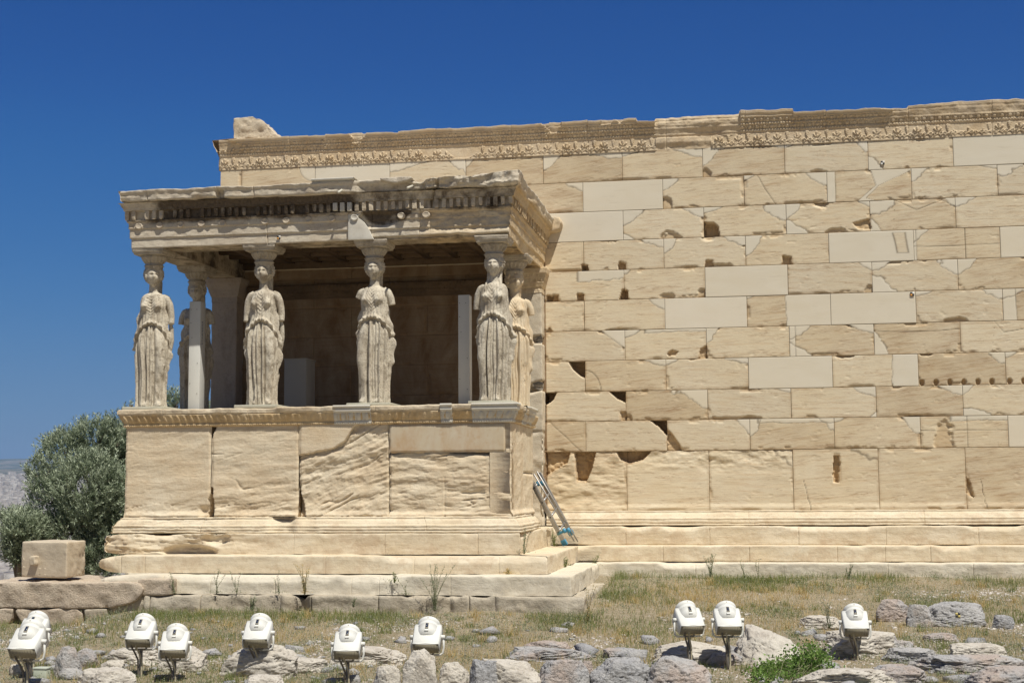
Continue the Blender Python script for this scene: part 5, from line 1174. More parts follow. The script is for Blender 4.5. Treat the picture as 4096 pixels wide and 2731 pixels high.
ROCKS = [
 (930, 1480, 1000, 1600, 'tall grey rock under the short floodlight'), (856, 1538, 922, 1610, 'small blue-grey rock at the bottom edge, below the low floodlight'),
 (1002, 1508, 1072, 1590, 'rounded light grey rock right of the floodlight rock'), (1075, 1512, 1140, 1600, 'pinkish rock wedged behind the broad middle rock'),
 (1088, 1520, 1232, 1600, 'broad pale grey rock at the bottom edge, middle of the photo'), (1232, 1518, 1345, 1600, 'pink and grey angular rock right of the broad middle rock'),
 (1360, 1512, 1490, 1600, 'large reddish rock with a flat top at the bottom edge'), (1478, 1520, 1625, 1610, 'large smooth grey rock right of the reddish one'),
 (1210, 1476, 1305, 1500, 'low flat grey rock at the upper edge of the rock row'), (1160, 1494, 1340, 1525, 'long flat grey slab lying behind the row of rocks'),
 (1388, 1492, 1465, 1516, 'small flat grey rock beside the reddish one'), (1490, 1480, 1668, 1526, 'long rough grey rock behind the twin floodlights'),
 (1706, 1440, 1858, 1530, 'big pale triangular rock with a dark hollow underneath'), (2020, 1376, 2088, 1430, 'pointed grey rock at the left end of the right-hand group'),
 (2086, 1386, 2140, 1440, 'narrow grey rock between the pointed one and the long one'), (2135, 1384, 2262, 1440, 'long grey rock with a flat top and a dark diagonal cleft'),
 (2282, 1412, 2335, 1446, 'low brownish rock right of the long grey one'), (1838, 1418, 1935, 1444, 'half buried grey rock left of the rightmost floodlight'),
 (1895, 1448, 2048, 1505, 'tan flat topped rock behind the rightmost floodlight'), (2022, 1456, 2062, 1492, 'small leaning grey stone right of the tan rock'),
 (2036, 1490, 2160, 1524, 'long rounded grey slab right of the tan rock'), (2180, 1478, 2310, 1518, 'broad pale slab near the right edge'),
 (2000, 1530, 2130, 1580, 'fissured grey slab low in the right part'), (2120, 1508, 2352, 1548, 'wide flat grey slab in the lower right corner area'),
 (2240, 1530, 2420, 1600, 'dark sided slab in the bottom right corner'), (1840, 1540, 2060, 1585, 'long pale slab at the bottom, right of the green plant'),
 (2125, 1456, 2200, 1478, 'small flat pinkish rock between the slabs at right'), (2010, 1474, 2105, 1496, 'thin pinkish flat rock above the long rounded slab'),
 (-40, 1412, 62, 1520, 'big sloping grey rock at the left edge behind the floodlight pair'), (98, 1450, 178, 1502, 'dark grey slab with a bluish flat top, left'),
 (118, 1488, 172, 1560, 'upright fissured grey rock below the bluish slab'), (168, 1494, 212, 1532, 'small pinkish rock beside the upright one'),
 (245, 1492, 352, 1528, 'low brownish rock behind the third floodlight'), (360, 1490, 455, 1548, 'pinkish rounded rock behind the lower twin floodlight'),
 (504, 1490, 652, 1560, 'wide grey rock behind the lone floodlight'), (640, 1516, 742, 1545, 'flat pale rock right of the lone floodlight'),
 (765, 1490, 905, 1528, 'long flat pinkish rock behind the low floodlight'), (170, 1552, 300, 1610, 'pale rounded slab at the bottom edge, left'),
 (230, 1518, 278, 1545, 'small whitish stone among the weeds, left'), (208, 1412, 236, 1432, 'small mauve stone by the foundation'), (236, 1410, 268, 1430, 'small grey stone by the foundation'),
 (550, 1552, 640, 1600, 'squared pale stone at the foot of the lone floodlight'), (200, 1442, 232, 1462, 'small white stone above the bluish slab'),
 (15, 1530, 48, 1552, 'small white stone in front of the floodlight pair'), (1330, 1520, 1362, 1570, 'small grey rock squeezed between two large ones'), (1625, 1500, 1700, 1530, 'small brown rock left of the triangular rock')]
rs = random.Random(4)
for i, (u0, v0, u1, v1, lab) in enumerate(ROCKS):
    if lab.startswith('big pale triangular'):
        g = onG(1780, 1526); V, F = rockmesh(.36, .22, .23, 12, box=.9); k_ = (V[:, 0]+.36)/.72
        V[:, 2] = (V[:, 2]+.23)*(1.1-.6*k_)-.23; V[:, 1] += .7*V[:, 2]
        m_ = MB(); m_.add(V+g+np.array([0., .25, .15]), F); tag(m_.build('rock', M_rockp, None, True), lab, 'rock', RG); continue
    if u0 in (930, 1002): v0 += 14
    rock(u0, v0, u1, v1, lab, i+(11 if u0 not in (930, 1002) else 90), box=(.75+.5*rs.random()) if u0 not in (930, 1002) else 2., mat=M_rockp if any(w in lab for w in ('tan flat', 'whit', 'squared', 'pale', 'light')) else None)
# small broken rubble scattered through the weeds (past counting)
rr_ = np.random.RandomState(41); mbr = MB()
for k in range(420):
    x, y = rr_.uniform(-7.5, 8.5), -5.2-5.2*rr_.rand()**.6; s_ = rr_.gamma(2., .017)+.018
    V, F = rockmesh(s_*1.3, s_, s_*.75, 500+k % 23, box=.4) if False else (None, None)
    q = rr_.normal(size=(14, 3)); q /= np.linalg.norm(q, axis=1)[:, None]
    import bmesh as _b
    bm = _b.new(); [bm.verts.new(tuple(v)) for v in q*rr_.uniform(.75, 1.1, (14, 1))]; _b.ops.convex_hull(bm, input=bm.verts[:]); bm.verts.ensure_lookup_table()
    bm.verts.index_update(); V = np.array([v.co[:] for v in bm.verts])*np.array([1.4, 1., .75])*s_+np.array([x, y, float(zG(x, y))+s_*.2]); F = np.array([[v.index for v in f.verts] for f in bm.faces]); bm.free(); mbr.add(V, F)
tag(mbr.build('rubble', M_rock), 'small broken stones strewn between the rocks and weeds', 'rubble', kind='stuff')
# junction box
g = onG(90, 1560); b = MB(); b.box(g[0]-.07, g[0]+.07, g[1]-.0, g[1]+.10, g[2]-.04, g[2]+.10, bev=.008)
jb = thing('junction_box', 'pale green electrical box on the ground beside the floodlight pair', 'electrical box', tuple(g))
b.build('box_body', mat_plain('box_green', (.50, .53, .42), .5), jb); b = MB(); b.box(g[0]-.075, g[0]+.075, g[1]-.005, g[1]+.105, g[2]+.10, g[2]+.12, bev=.005); b.build('lid', mat_plain('box_lid', (.52, .55, .46), .5), jb)
# survey marker plates on rocks
def plate(u, v, Y, m2, label):
    c = atY(u, v, Y); t = thing('survey_marker', label, 'survey marker', tuple(c), 0, 'survey markers fixed to the rocks'); s = .028
    for dx, dz, m in ((-1, 1, m2), (1, 1, M_mkb), (-1, -1, M_mkb), (1, -1, m2)):
        q = MB(); q.box(c[0]+(dx-1)*s/2, c[0]+(dx+1)*s/2, c[1]-.006, c[1], c[2]+(dz-1)*s/2, c[2]+(dz+1)*s/2); q.build('plate', m, t)
M_yel = mat_plain('marker_yellow', (.62, .50, .16), .5)
plate(68, 1446, onG(100, 1460)[1]-.9, M_yel, 'small yellow and black marker behind the floodlight pair'); plate(2200, 1412, onG(2200, 1438)[1]-.10, M_yel, 'small yellow and black marker on the long grey rock')

# ================================================================== RUBBLE WALL AND SQUARED BLOCK AT THE LEFT
rub = thing('rubble_wall', 'low wall of rough reddish stones running left from the porch steps', 'low wall', (-7.2, -4.5, -1.2))
RY = -4.66
def rb(pts, y0=RY, y1=RY+1.0, mat=M_rubble, rough=.020, seed=0, nm='wall_stone', bev=.02):
    q = [atY(u, v, y0) for u, v in pts]; return rock_from_poly(nm, [(a[0], a[2]) for a in q], y0, y1, mat, rub, rough=rough, bev=bev, seed=seed, res=.03, nf=6)
rb([(-60, 1338), (318, 1338), (330, 1352), (312, 1380), (250, 1396), (150, 1396), (-60, 1396)], seed=1, y1=RY+1.6)
rb([(316, 1330), (395, 1330), (395, 1366), (316, 1366)], seed=2, y0=RY+.05)
rb([(-60, 1398), (30, 1398), (26, 1420), (14, 1440), (-60, 1440)], seed=3)
rb([(34, 1404), (40, 1398), (176, 1398), (190, 1408), (188, 1445), (58, 1446), (44, 1420)], seed=4)
rb([(194, 1400), (245, 1398), (246, 1436), (270, 1448), (198, 1448)], seed=5, mat=M_found)
b = MB(); q = atY(-80, 1400, RY+.25); b.box(-8.6, -5.7, RY+.18, RY+1.4, -1.6, -.80); b.build('wall_core', M_rubble, rub)
# the squared block: main face turned slightly, boss on it, moulded end
blk = thing('squared_block', 'large squared tan marble block with a projecting square boss, lying on the rubble wall', 'stone block', (-6.9, -4.0, -.75))
c0 = atY(48, 1330, -4.25); c1 = atY(152, 1330, -4.42); c2 = atY(196, 1318, -3.75); top = .46
def prism(pts, z0, z1, nm, mat, rough, bev=.03, seed=1, res=.03):
    import bmesh
    bm = bmesh.new(); lo = [bm.verts.new((p[0], p[1], z0)) for p in pts]; hi = [bm.verts.new((p[0], p[1], z1)) for p in pts]
    bm.faces.new(lo[::-1]); bm.faces.new(hi); n = len(pts)
    for i in range(n): bm.faces.new((lo[i], lo[(i+1) % n], hi[(i+1) % n], hi[i]))
    bmesh.ops.recalc_face_normals(bm, faces=bm.faces[:]); bmesh.ops.bevel(bm, geom=bm.edges[:], offset=bev, segments=3, affect='EDGES', profile=.6); bmesh.ops.triangulate(bm, faces=bm.faces[:])
    for _ in range(9):
        e = [x for x in bm.edges if x.calc_length() > res*1.6]
        if not e: break
        bmesh.ops.subdivide_edges(bm, edges=e, cuts=1); bmesh.ops.triangulate(bm, faces=[f for f in bm.faces if len(f.verts) > 3])
    bm.normal_update(); c = np.array([v.co[:] for v in bm.verts]); nn = np.array([v.normal[:] for v in bm.verts]); bm.verts.index_update()
    F = np.array([[v.index for v in f.verts] for f in bm.faces]); bm.free()
    return c, nn, F
bz0 = c1[2]+.015; H_ = (1330-1252)/3261*np.linalg.norm(c1-CAM)*1.0
c3 = c2+(c0-c1)*.95
c, nn, F = prism([c0, c1, c2, c3], bz0, bz0+H_, 'block', M_block, .01)
rt = np.clip((c[:, 1]-c1[1])/(c2[1]-c1[1]), 0, 1)*np.clip((nn[:, 0]-.5)*3, 0, 1)
d = fbm(c[:, 0]*7, c[:, 1]*7, c[:, 2]*7, 4, 5)*.010+fbm(c[:, 0]*16, c[:, 1]*16, c[:, 2]*16, 4, 6)*.03*rt*(c[:, 2] < bz0+H_*.72)-.012*rt*(c[:, 2] < bz0+H_*.72)
c = c+nn*d[:, None]; mesh('block_body', c, F, M_block, blk)
f = (c1-c0); f /= np.linalg.norm(f); bc = c0+(c1-c0)*.32; nf_ = np.array([f[1], -f[0], 0.])
pp = [bc-f*.055+nf_*-.05, bc+f*.055+nf_*-.05, bc+f*.05+nf_*.085, bc-f*.05+nf_*.085]
c, nn, F = prism([pp[0], pp[3], pp[2], pp[1]] if False else pp, bz0+H_*.36, bz0+H_*.60, 'boss', M_block, .01, .014, res=.02); mesh('boss', c+nn*(fbm(c[:, 0]*20, c[:, 1]*20, c[:, 2]*20, 3, 5)*.01)[:, None], F, M_block, blk)

# ================================================================== VEGETATION
def mat_leaf(name, a, b_, rough=.6, trans=.25):
    k = NT(name, rough, .3); r = k.attr('rnd'); k.col(k.mix(r, a, b_))
    # thin leaves let some light through
    tr = k.n('BsdfTranslucent'); k.t.links.new(k.mix(r, a, b_), tr.inputs['Color']); mx = k.n('MixShader', {'Fac': trans}); k.t.links.new(k.b.outputs[0], mx.inputs[1]); k.t.links.new(tr.outputs[0], mx.inputs[2])
    k.t.links.new(mx.outputs[0], k.t.nodes['Material Output'].inputs['Surface']); return k.m
M_dry = mat_leaf('dry_grass_blade', (.50, .37, .14), (.72, .57, .29), .6, .35); M_grn = mat_leaf('green_grass_blade', (.13, .18, .05), (.30, .32, .11), .6, .35); M_herb = mat_leaf('grey_herb_leaf', (.20, .24, .145), (.40, .42, .28), .6, .35); M_vine = mat_leaf('bright_leaf', (.10, .19, .035), (.24, .36, .09), .5, .35); M_oliv = mat_leaf('olive_leaf', (.085, .125, .06), (.54, .60, .43), .45, .15); M_stem = mat_plain('stem', (.16, .17, .08), .8); M_bark = mat_stone('olive_bark', (.16, .13, .10), (.22, .18, .14), (.08, .06, .05), 3, .4)
def blades(name, P, H, Wd, mat, seed, lean=.35, segs=2, kind='stuff'):
    r = np.random.RandomState(seed); n = len(P); az = r.uniform(0, 2*np.pi, n); la = r.uniform(0, lean, n)+.05; d = np.stack([np.cos(az), np.sin(az), 0*az], -1); wv = r.uniform(0, 2*np.pi, n); s = np.stack([np.cos(wv), np.sin(wv), 0*wv], -1)
    rows = []
    for k, t in enumerate(np.linspace(0, 1, segs+1)):
        c = P+d*(H*la*t**1.8)[:, None]+np.array([0, 0, 1])*(H*t*(1-.25*la*t))[:, None]; ww = (Wd*(1-t)**.7*.5)[:, None]
        rows.append((c-s*ww, c+s*ww))
    V = np.stack([q for pr in rows for q in pr], 1).reshape(-1, 3); m = (segs+1)*2; base = np.arange(n)[:, None]*m
    F = np.concatenate([base+np.array([2*k, 2*k+1, 2*k+3, 2*k+2]) for k in range(segs)])
    return mesh(name, V, F, mat, None, attrs=dict(rnd=np.repeat(r.rand(n), m)), smooth=False)
def onsteps(x, y): return ((x > -6.0) & (x < 1.2) & (y > -4.72)) | (y > -1.1) | ((x < -5.5) & (y > -4.75))
def scatter(n, seed, dens):
    r = np.random.RandomState(seed); x = r.uniform(-8.2, 9.5, n); y = r.uniform(-11.3, -1.0, n)
    keep = (~onsteps(x, y)) & (r.rand(n) < dens(x, y)); x, y = x[keep], y[keep]
    return np.stack([x, y, zG(x, y)-.01], -1)
cl = lambda x, y, s, f=1.: fbm(x*f, y*f, 0, 4, s)
bare = lambda x, y: sst(.02, .22, cl(x, y, 301, .75))
def near_wall(x, y): return np.maximum(sst(-6.3, -4.9, y+.35*cl(x, y, 308, 1.3))*(x < 1.4), sst(-2.6, -1.3, y)*(x > 1.))+np.exp(-((x-1.5)/.55)**2)*sst(-5.2, -3.5, y)
P = scatter(150000, 1, lambda x, y: np.clip(.9*(1-bare(x, y))*sst(-.30, .2, cl(x, y, 302, .6))*(1-.75*sst(.0, .2, cl(x, y, 303, .9)))*(1-.8*near_wall(x, y))*(.25+.75*sst(-9., -7.2, y))*(.35+.65*sst(-5.5, -3.5, x))+.05, 0, 1)); r = np.random.RandomState(9)
blades('dry_grass', P, r.uniform(.03, .13, len(P))*(.7+.6*r.rand(len(P))), np.full(len(P), .005), M_dry, 1, .6); tag(bpy.data.objects['dry_grass'], 'golden dry grass covering the slope below the temple', 'grass', kind='stuff')
P = scatter(300000, 2, lambda x, y: np.clip(.6*sst(.0, .2, cl(x, y, 303, .9))+.8*near_wall(x, y)*sst(-.2, .2, cl(x, y, 304, 1.2))+.04, 0, 1))
blades('green_grass', P, r.uniform(.03, .10, len(P))*(1+.5*near_wall(P[:, 0], P[:, 1])), np.full(len(P), .006), M_grn, 2, .7); tag(bpy.data.objects['green_grass'], 'short green grass along the steps and between the rocks', 'grass', kind='stuff')
# clumps of taller stalks
rt_ = np.random.RandomState(61)
Pc = scatter(1500, 6, lambda x, y: .30+0*x); P = np.repeat(Pc, 46, 0); P = P+rt_.normal(size=P.shape)*np.array([.045, .045, 0]); Hc = np.repeat(rt_.uniform(.07, .19, len(Pc)), 46)*rt_.uniform(.6, 1.1, len(P)); isd = np.repeat(rt_.rand(len(Pc)) < .55, 46)
blades('dry_tufts', P[isd], Hc[isd], np.full(isd.sum(), .0055), M_dry, 7, .8); tag(bpy.data.objects['dry_tufts'], 'scattered clumps of straw-coloured stalks on the slope', 'grass', kind='stuff')
blades('green_tufts', P[~isd], Hc[~isd]*.85, np.full((~isd).sum(), .0065), M_grn, 8, .8); tag(bpy.data.objects['green_tufts'], 'scattered clumps of green stalks on the slope', 'grass', kind='stuff')
# low grey-green herb cushions
def leaves(name, C, L, Wd, mat, seed, up=.4, parent=None, kind=None):
    r = np.random.RandomState(seed); n = len(C); d = r.normal(size=(n, 3)); d[:, 2] = np.abs(d[:, 2])*up*2+up*.3; d /= np.linalg.norm(d, axis=1)[:, None]; s = np.cross(d, r.normal(size=(n, 3))); s /= np.linalg.norm(s, axis=1)[:, None]
    L = np.broadcast_to(L, (n,))[:, None]; W_ = np.broadcast_to(Wd, (n,))[:, None]
    V = np.stack([C, C+d*L*.5+s*W_*.5, C+d*L, C+d*L*.5-s*W_*.5], 1).reshape(-1, 3)
    return mesh(name, V, np.arange(n*4).reshape(-1, 4), mat, parent, attrs=dict(rnd=np.repeat(r.rand(n), 4)), smooth=False)
r = np.random.RandomState(21); P = scatter(9500, 3, lambda x, y: np.clip(.12+.9*sst(-.02, .22, cl(x, y, 305, 1.1))+.4*sst(-3.5, -5, x)*sst(-.2, .1, cl(x, y, 307, 2))+.6*near_wall(x, y)+.35*sst(-7., -9., y), 0, 1))
C = np.repeat(P, 26, 0); q = r.normal(size=C.shape)*np.array([.05, .05, .038]); q[:, 2] = np.abs(q[:, 2]); C = C+q*np.repeat(r.uniform(.5, 1.5, len(P)), 26)[:, None]
leaves('herb_cover', C, r.uniform(.010, .028, len(C)), .009, M_herb, 4, .6); tag(bpy.data.objects['herb_cover'], 'grey-green low herbs matted over the ground', 'ground cover', kind='stuff')
# gravel
P = scatter(120000, 5, lambda x, y: np.clip(1.*bare(x, y)*sst(-.5, .0, cl(x, y, 306, 1.1))*(1-.8*near_wall(x, y))+.012, 0, 1)); r = np.random.RandomState(31); n = len(P)
oct_ = np.array([(1, 0, 0), (0, 1, 0), (-1, 0, 0), (0, -1, 0), (0, 0, 1), (0, 0, -1)], float); of = np.array([(0, 1, 4), (1, 2, 4), (2, 3, 4), (3, 0, 4), (1, 0, 5), (2, 1, 5), (3, 2, 5), (0, 3, 5)])
sz = r.gamma(2.2, .004, n)+.004; V = P[:, None]+np.array([0, 0, .008])+(oct_[None]*r.uniform(.5, 1.4, (n, 6, 1))+r.normal(size=(n, 6, 3))*.28)*sz[:, None, None]*np.array([1.2, 1, .6])
k = NT('gravel', .9, .2); k.col(k.mix(k.attr('rnd'), (.36, .31, .26), (.66, .61, .56)))
tag(mesh('gravel', V.reshape(-1, 3), (np.arange(n)[:, None, None]*6+of[None]).reshape(-1, 3), k.m, None, attrs=dict(rnd=np.repeat(r.rand(n), 6)), smooth=False), 'pale broken gravel on the bare patches of soil', 'gravel', kind='stuff')
# single weeds
def weed(c, h, ns, label, seed, spread=.3, leafy=1., mat=M_herb, lsz=.02, group='weeds growing from the steps and grass'):
    t = thing('weed', label, 'weed', tuple(c), 0, group); r = np.random.RandomState(seed); m = MB(); pts = []
    for i in range(ns):
        az = r.uniform(0, 2*np.pi); hh = h*r.uniform(.55, 1.); sp = spread*hh*r.uniform(.2, 1.); tt = np.linspace(0, 1, 6)
        p = np.stack([c[0]+np.cos(az)*sp*tt**1.5+.01*np.sin(tt*6+i), c[1]+np.sin(az)*sp*.6*tt**1.5, c[2]-.01+hh*tt], -1); m.tube(p, np.linspace(.0035, .0012, 6), 4); nl = int(38*leafy*hh/.3)+4
        f = r.rand(nl)**.8; q = np.stack([np.interp(f, tt, p[:, j]) for j in range(3)], -1); pts.append(q+r.normal(size=q.shape)*.007)
    nb = int(60*leafy); q = np.array(c)+r.normal(size=(nb, 3))*np.array([.05, .03, .02]); q[:, 2] = np.abs(q[:, 2]-c[2])+c[2]; pts.append(q)
    m.build('stem', M_stem, t); leaves('foliage', np.concatenate(pts), r.uniform(.6, 1.3, sum(len(a) for a in pts))*lsz, lsz*.4, mat, seed+1, .7, t)
WEEDS = [(400, 1362, -4.60, .30, 5, 'pair of upright weed stems at the left end of the foundation'), (497, 1362, -4.60, .42, 4, 'tall thin weed on the foundation below the first podium slab'),
 (543, 1362, -4.58, .36, 3, 'leaning weed stem beside the tall thin one'), (580, 1400, -4.75, .20, 10, 'dark bushy weed at the foot of the foundation'),
 (640, 1362, -4.6, .30, 3, 'slender single weed under the missing moulding'), (700, 1362, -4.6, .42, 10, 'brownish spreading weed with many thin stems'), (812, 1392, -4.75, .14, 8, 'low weed in the dark gap of the foundation'),
 (906, 1336, -4.50, .14, 5, 'small green tuft on the second step'), (932, 1366, -4.50, .26, 2, 'hanging thin weed by a step joint'), (998, 1400, -4.72, .62, 12, 'tallest branching weed in front of the right half of the steps'),
 (1204, 1270, -3.75, .40, 5, 'thin weed on the corner of the upper step'), (1168, 1318, -4.12, .08, 10, 'small brown tuft on the middle step'), (1299, 1300, -2.4, .16, 8, 'orange-green tuft on the right side of the steps'),
 (1272, 1252, -1.3, .26, 10, 'green weed behind the foot of the ladder'), (1366, 1300, -1.2, .20, 5, 'green weed at the inner corner of the steps'), (1632, 1322, -1.3, .34, 9, 'weed tuft with tall stems in front of the wall steps'),
 (1710, 1326, -1.4, .30, 3, 'leaning thin stem before the wall steps'), (1740, 1328, -1.4, .3, 2, 'tall slanting stem right of the leaning one'), (1950, 1328, -1.4, .24, 9, 'bushy weed at the foot of the wall steps, right'),
 (1350, 1440, -5.2, .48, 5, 'tall pale dry weed in the grass right of the porch'), (1305, 1445, -5.6, .26, 6, 'dark small weed left of the tall pale one'), (1905, 1440, -6., .3, 5, 'grey weed left of the rightmost floodlight')]
for i, (u, v, Y, h, ns, lab) in enumerate(WEEDS):
    c = atY(u, v, Y); c[2] = max(c[2], float(zG(c[0], c[1]))) if Y < -4.65 or c[0] > 1.1 else c[2]
    weed(c, h, ns, lab, 400+i, .5, 1.3 if 'bushy' in lab or 'tuft' in lab else .8, M_grn if 'green' in lab else (M_dry if 'brown' in lab or 'dry' in lab else M_herb))
# bright green creeper
g = onG(1830, 1556); t = thing('green_creeper', 'bright green leafy creeper spilling between the triangular rock and the tan rock', 'plant', tuple(g)); r = np.random.RandomState(77)
pts = []; m = MB()
for k in range(190):
    u = r.uniform(1735, 1912); top = np.interp(u, [1745, 1790, 1850, 1880, 1905], [1540, 1525, 1478, 1488, 1520]); v = r.uniform(top, 1568); c = onG(u, max(v, 1540)); c = atY(u, v, c[1]+r.uniform(-.1, .25))
    pts.append(c+r.normal(size=(22, 3))*np.array([.05, .05, .04])*r.uniform(.6, 1.5))
    if k % 4 == 0: m.tube([g+r.normal(size=3)*.1, (g+c)/2, c], .004, 4)
m.build('stem', M_stem, t); leaves('foliage', np.concatenate(pts), .034, .022, M_vine, 78, .4, t)

# ================================================================== OLIVE TREES
def olive(c, blobs, nspr, label, seed, trunk=True, leaf=.075, ls=1., holes=0.):
    """blobs: ellipsoids (x,y,z,rx,ry,rz) in world space; sprigs of narrow two-toned leaves fill their shells"""
    t = thing('olive_tree', label, 'olive tree', tuple(c)); r = np.random.RandomState(seed); m = MB()
    B = np.array(blobs); vol = (B[:, 3]*B[:, 5]); vol /= vol.sum(); base = np.array(c, float)
    m.tube([base-[0, 0, .5], base+[.05, 0, .5], base+[.0, .05, 1.]], [.24, .17, .13], 10)
    V = []; N = []; A = []; W0 = []
    for b_ in B:
        e = b_[:3]; mid = (base+[0, 0, 1.]+e)/2+r.normal(size=3)*.1; m.tube([base+[0, 0, .8], mid, e], [.09, .05, .02], 7)
        for k in range(7):
            d = r.normal(size=3); d[2] = abs(d[2]); d /= np.linalg.norm(d); m.tube([e, e+d*b_[3:]*.45+[0, 0, .03], e+d*b_[3:]*.85], [.02, .012, .004], 4)
    bi = r.choice(len(B), nspr, p=vol)
    d = r.normal(size=(nspr, 3)); d /= np.linalg.norm(d, axis=1)[:, None]; rad = np.where(r.rand(nspr) < .72, r.uniform(.80, 1.04, nspr), r.uniform(.3, .85, nspr))
    o = B[bi, :3]+d*B[bi, 3:]*rad[:, None]
    cl_ = fbm(o[:, 0]*1.9, o[:, 1]*1.9, o[:, 2]*1.9, 3, seed); keep = cl_ > -.25+holes; o, d = o[keep], d[keep]; n = len(o)
    ax = d*.55+np.array([.1, -.1, .85])+r.normal(size=(n, 3))*.28; ax /= np.linalg.norm(ax, axis=1)[:, None]
    SL = r.uniform(.14, .30, n)*ls; nl = 20
    f = np.linspace(.05, 1, nl)[None, :, None]; C = o[:, None]+ax[:, None]*SL[:, None, None]*f
    s = r.normal(size=(n, nl, 3)); s -= ax[:, None]*(s*ax[:, None]).sum(-1, keepdims=True); s /= np.linalg.norm(s, axis=-1, keepdims=True)
    ld = ax[:, None]*.75+s*.65; ld /= np.linalg.norm(ld, axis=-1, keepdims=True); wd = np.cross(ld, r.normal(size=(n, nl, 3))); wd /= np.linalg.norm(wd, axis=-1, keepdims=True)
    L = leaf*r.uniform(.7, 1.2, (n, nl, 1)); w = L*.24
    Vv = np.stack([C, C+ld*L*.5+wd*w*.5, C+ld*L, C+ld*L*.5-wd*w*.5], 2).reshape(-1, 3)
    tone = np.clip(np.broadcast_to((.15+.75*r.rand(n)**1.3)[:, None]+.45*f[..., 0]-.15, (n, nl))*r.uniform(.5, 1.2, (n, nl)), 0, 1)
    m.build('trunk', M_bark, t); mesh('crown', Vv, np.arange(n*nl*4).reshape(-1, 4), M_oliv, t, attrs=dict(rnd=np.repeat(tone.ravel(), 4)), smooth=False)
def bl(u, v, Y, ru, rv, ry=None):
    c = atY(u, v, Y); k = np.linalg.norm(c-CAM)/3261; return (*c, ru*k, ry or ru*k, rv*k)
olive(atY(190, 1330, 5.5)-[0, 0, .6], [bl(112, 1100, 5.0, 50, 42), bl(155, 1055, 5.5, 55, 52), bl(225, 1030, 6, 60, 55), bl(285, 1010, 6.5, 50, 60), bl(330, 1020, 7, 50, 90), bl(125, 1160, 4.6, 52, 52), bl(210, 1130, 4.6, 75, 75), bl(270, 1170, 5, 60, 90), bl(170, 1230, 4.6, 62, 50), bl(240, 1250, 4.8, 60, 60), bl(400, 945, 7.5, 25, 30), bl(300, 940, 6.5, 12, 14), bl(230, 1300, 4.6, 40, 40), bl(125, 1250, 4.8, 34, 40), bl(480, 960, 8, 30, 24)], 9000, 'large silvery olive tree rising behind the left end of the podium', 5)
olive(atY(45, 1360, 4.5)-[0, 0, .6], [bl(52, 1222, 4.0, 38, 32), bl(38, 1262, 4.0, 24, 32), bl(78, 1280, 4.2, 28, 26), bl(22, 1195, 4.5, 14, 10), bl(85, 1235, 4.2, 24, 26)], 1700, 'smaller olive tree at the far left, lower than the big one', 9)

# ================================================================== FAR PLAIN, CITY AND HILLS
k = NT('city_ground', .9, .1); p = k.pos(); k.col(k.mix(k.ramp(k.noise(p, .004, 5, .6), (.4, 0.), (.6, 1.)), (.30, .27, .24), (.14, .16, .10))); M_pl = k.m
pz = lambda y: np.interp(y, [0, 1000, 1500, 4400, 12000], [-91, -90, -80, 46, 60])
V = [(x, y, float(pz(y))) for y in (150, 1000, 1500, 2500, 4400, 12000) for x in (-9000, -2500, 0, 6000)]
skel(mesh('plain', V, gridF(6, 4), M_pl, smooth=False))
k = NT('hill_scrub', .95, .1); p = k.pos(); k.col(k.mix(k.ramp(k.noise(p, .006, 6, .7), (.42, 0.), (.6, 1.)), (.075, .085, .05), (.22, .19, .15))); M_hl = k.m
def hill(name, y0, D, hts, seed, dep):
    xs = np.linspace(-9000, 5000, 260); ys = np.linspace(0, 1, 30); Xh, T = np.meshgrid(xs, ys); hh = np.interp(xs, *hts)
    Zh = 35+(hh[None]-35)*np.sin(np.clip(T, 0, 1)*np.pi*.5)**1.3*(1+.10*fbm(Xh/500, T*3, 0, 5, seed)); Zh = Zh+14*fbm(Xh/300, T*5, 1, 4, seed+3)*T
    skel(mesh(name, np.stack([Xh, y0+T*dep+0*Xh, Zh], -1).reshape(-1, 3), gridF(30, 260), M_hl))
hill('hill', 6800, 0, ([-9000, -5200, -4300, -3600, -3000, 5000], [200, 215, 222, 232, 215, 190]), 5, 2500)
hill('hill', 4300, 0, ([-9000, -3600, -3150, -2700, -2300, 5000], [118, 112, 102, 92, 72, 60]), 8, 1500)
r = np.random.RandomState(3); n = 9000; yy = 800*np.exp(r.rand(n)**.7*1.70); xl = CAM[0]+(yy+22.7)*np.tan(-.167-r.uniform(.27, .37, n)); V = []; F = []; rn = []
w = r.uniform(7, 16, n); dp = r.uniform(7, 14, n); h = r.uniform(9, 24, n)
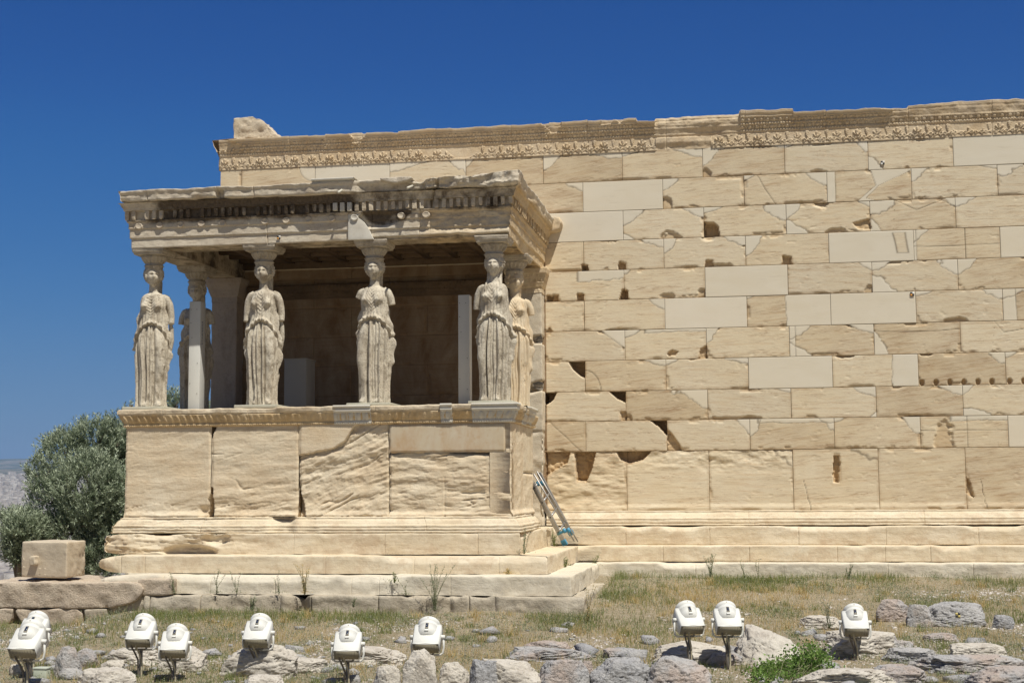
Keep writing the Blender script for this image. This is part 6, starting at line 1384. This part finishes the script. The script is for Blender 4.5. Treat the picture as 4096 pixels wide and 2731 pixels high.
cb = np.array([(x, y, z) for z in (0, 1) for y in (-.5, .5) for x in (-.5, .5)]); bf = np.array([(0, 2, 3, 1), (4, 5, 7, 6), (0, 1, 5, 4), (2, 6, 7, 3), (0, 4, 6, 2), (1, 3, 7, 5)])
V = np.stack([xl, yy, pz(yy)], -1)[:, None]+cb[None]*np.stack([w, dp, h], -1)[:, None]
k = NT('city_wall', .9, .2); p = k.pos(); win = k.n('TexBrick', {'Vector': k.map(p, (1, 1, 1), (math.pi/2, 0, 0)), 'Scale': .33, 'Color1': (1, 1, 1, 1), 'Color2': (1, 1, 1, 1), 'Mortar': (0, 0, 0, 1), 'Mortar Size': .04}).outputs[1]
c = k.mix(k.attr('rnd'), (.26, .22, .19), (.50, .46, .42)); c = k.mix(k.math('MULTIPLY', win, .55), c, (.12, .12, .13)); k.col(c)
tag(mesh('city_buildings', V.reshape(-1, 3), (np.arange(n)[:, None, None]*8+bf[None]).reshape(-1, 4), k.m, None, attrs=dict(rnd=np.repeat(r.rand(n), 8)), smooth=False), 'dense pale apartment blocks of the distant city at the far left', 'city', kind='stuff')
# trees scattered through the city
n = 1500; yy = 800*np.exp(r.rand(n)*1.7); xl = CAM[0]+(yy+22.7)*np.tan(-.167-r.uniform(.27, .37, n)); V = np.stack([xl, yy, pz(yy)+4.], -1)[:, None]+oct_[None]*r.uniform(5, 12, (n, 1, 1))*np.array([1.4, 1, .9])
k = NT('city_tree', .9, .1); k.col((.05, .065, .03)); tag(mesh('city_trees', V.reshape(-1, 3), (np.arange(n)[:, None, None]*6+of[None]).reshape(-1, 3), k.m, None, smooth=False), 'dark trees scattered through the distant city', 'trees', kind='stuff')

# ================================================================== HAZE
hb = MB(); hb.box(-9500, 6500, -140, 12500, -110, 420); h_ = hb.build('haze', None)
k = bpy.data.materials.new('haze_air'); k.use_nodes = True; t_ = k.node_tree; t_.nodes.remove(t_.nodes['Principled BSDF'])
pv_ = t_.nodes.new('ShaderNodeVolumePrincipled'); pv_.inputs['Density'].default_value = .00008; pv_.inputs['Color'].default_value = (.42, .66, 1, 1); t_.links.new(pv_.outputs[0], t_.nodes['Material Output'].inputs['Volume'])
h_.data.materials.clear(); h_.data.materials.append(k); h_['kind'] = 'stuff'
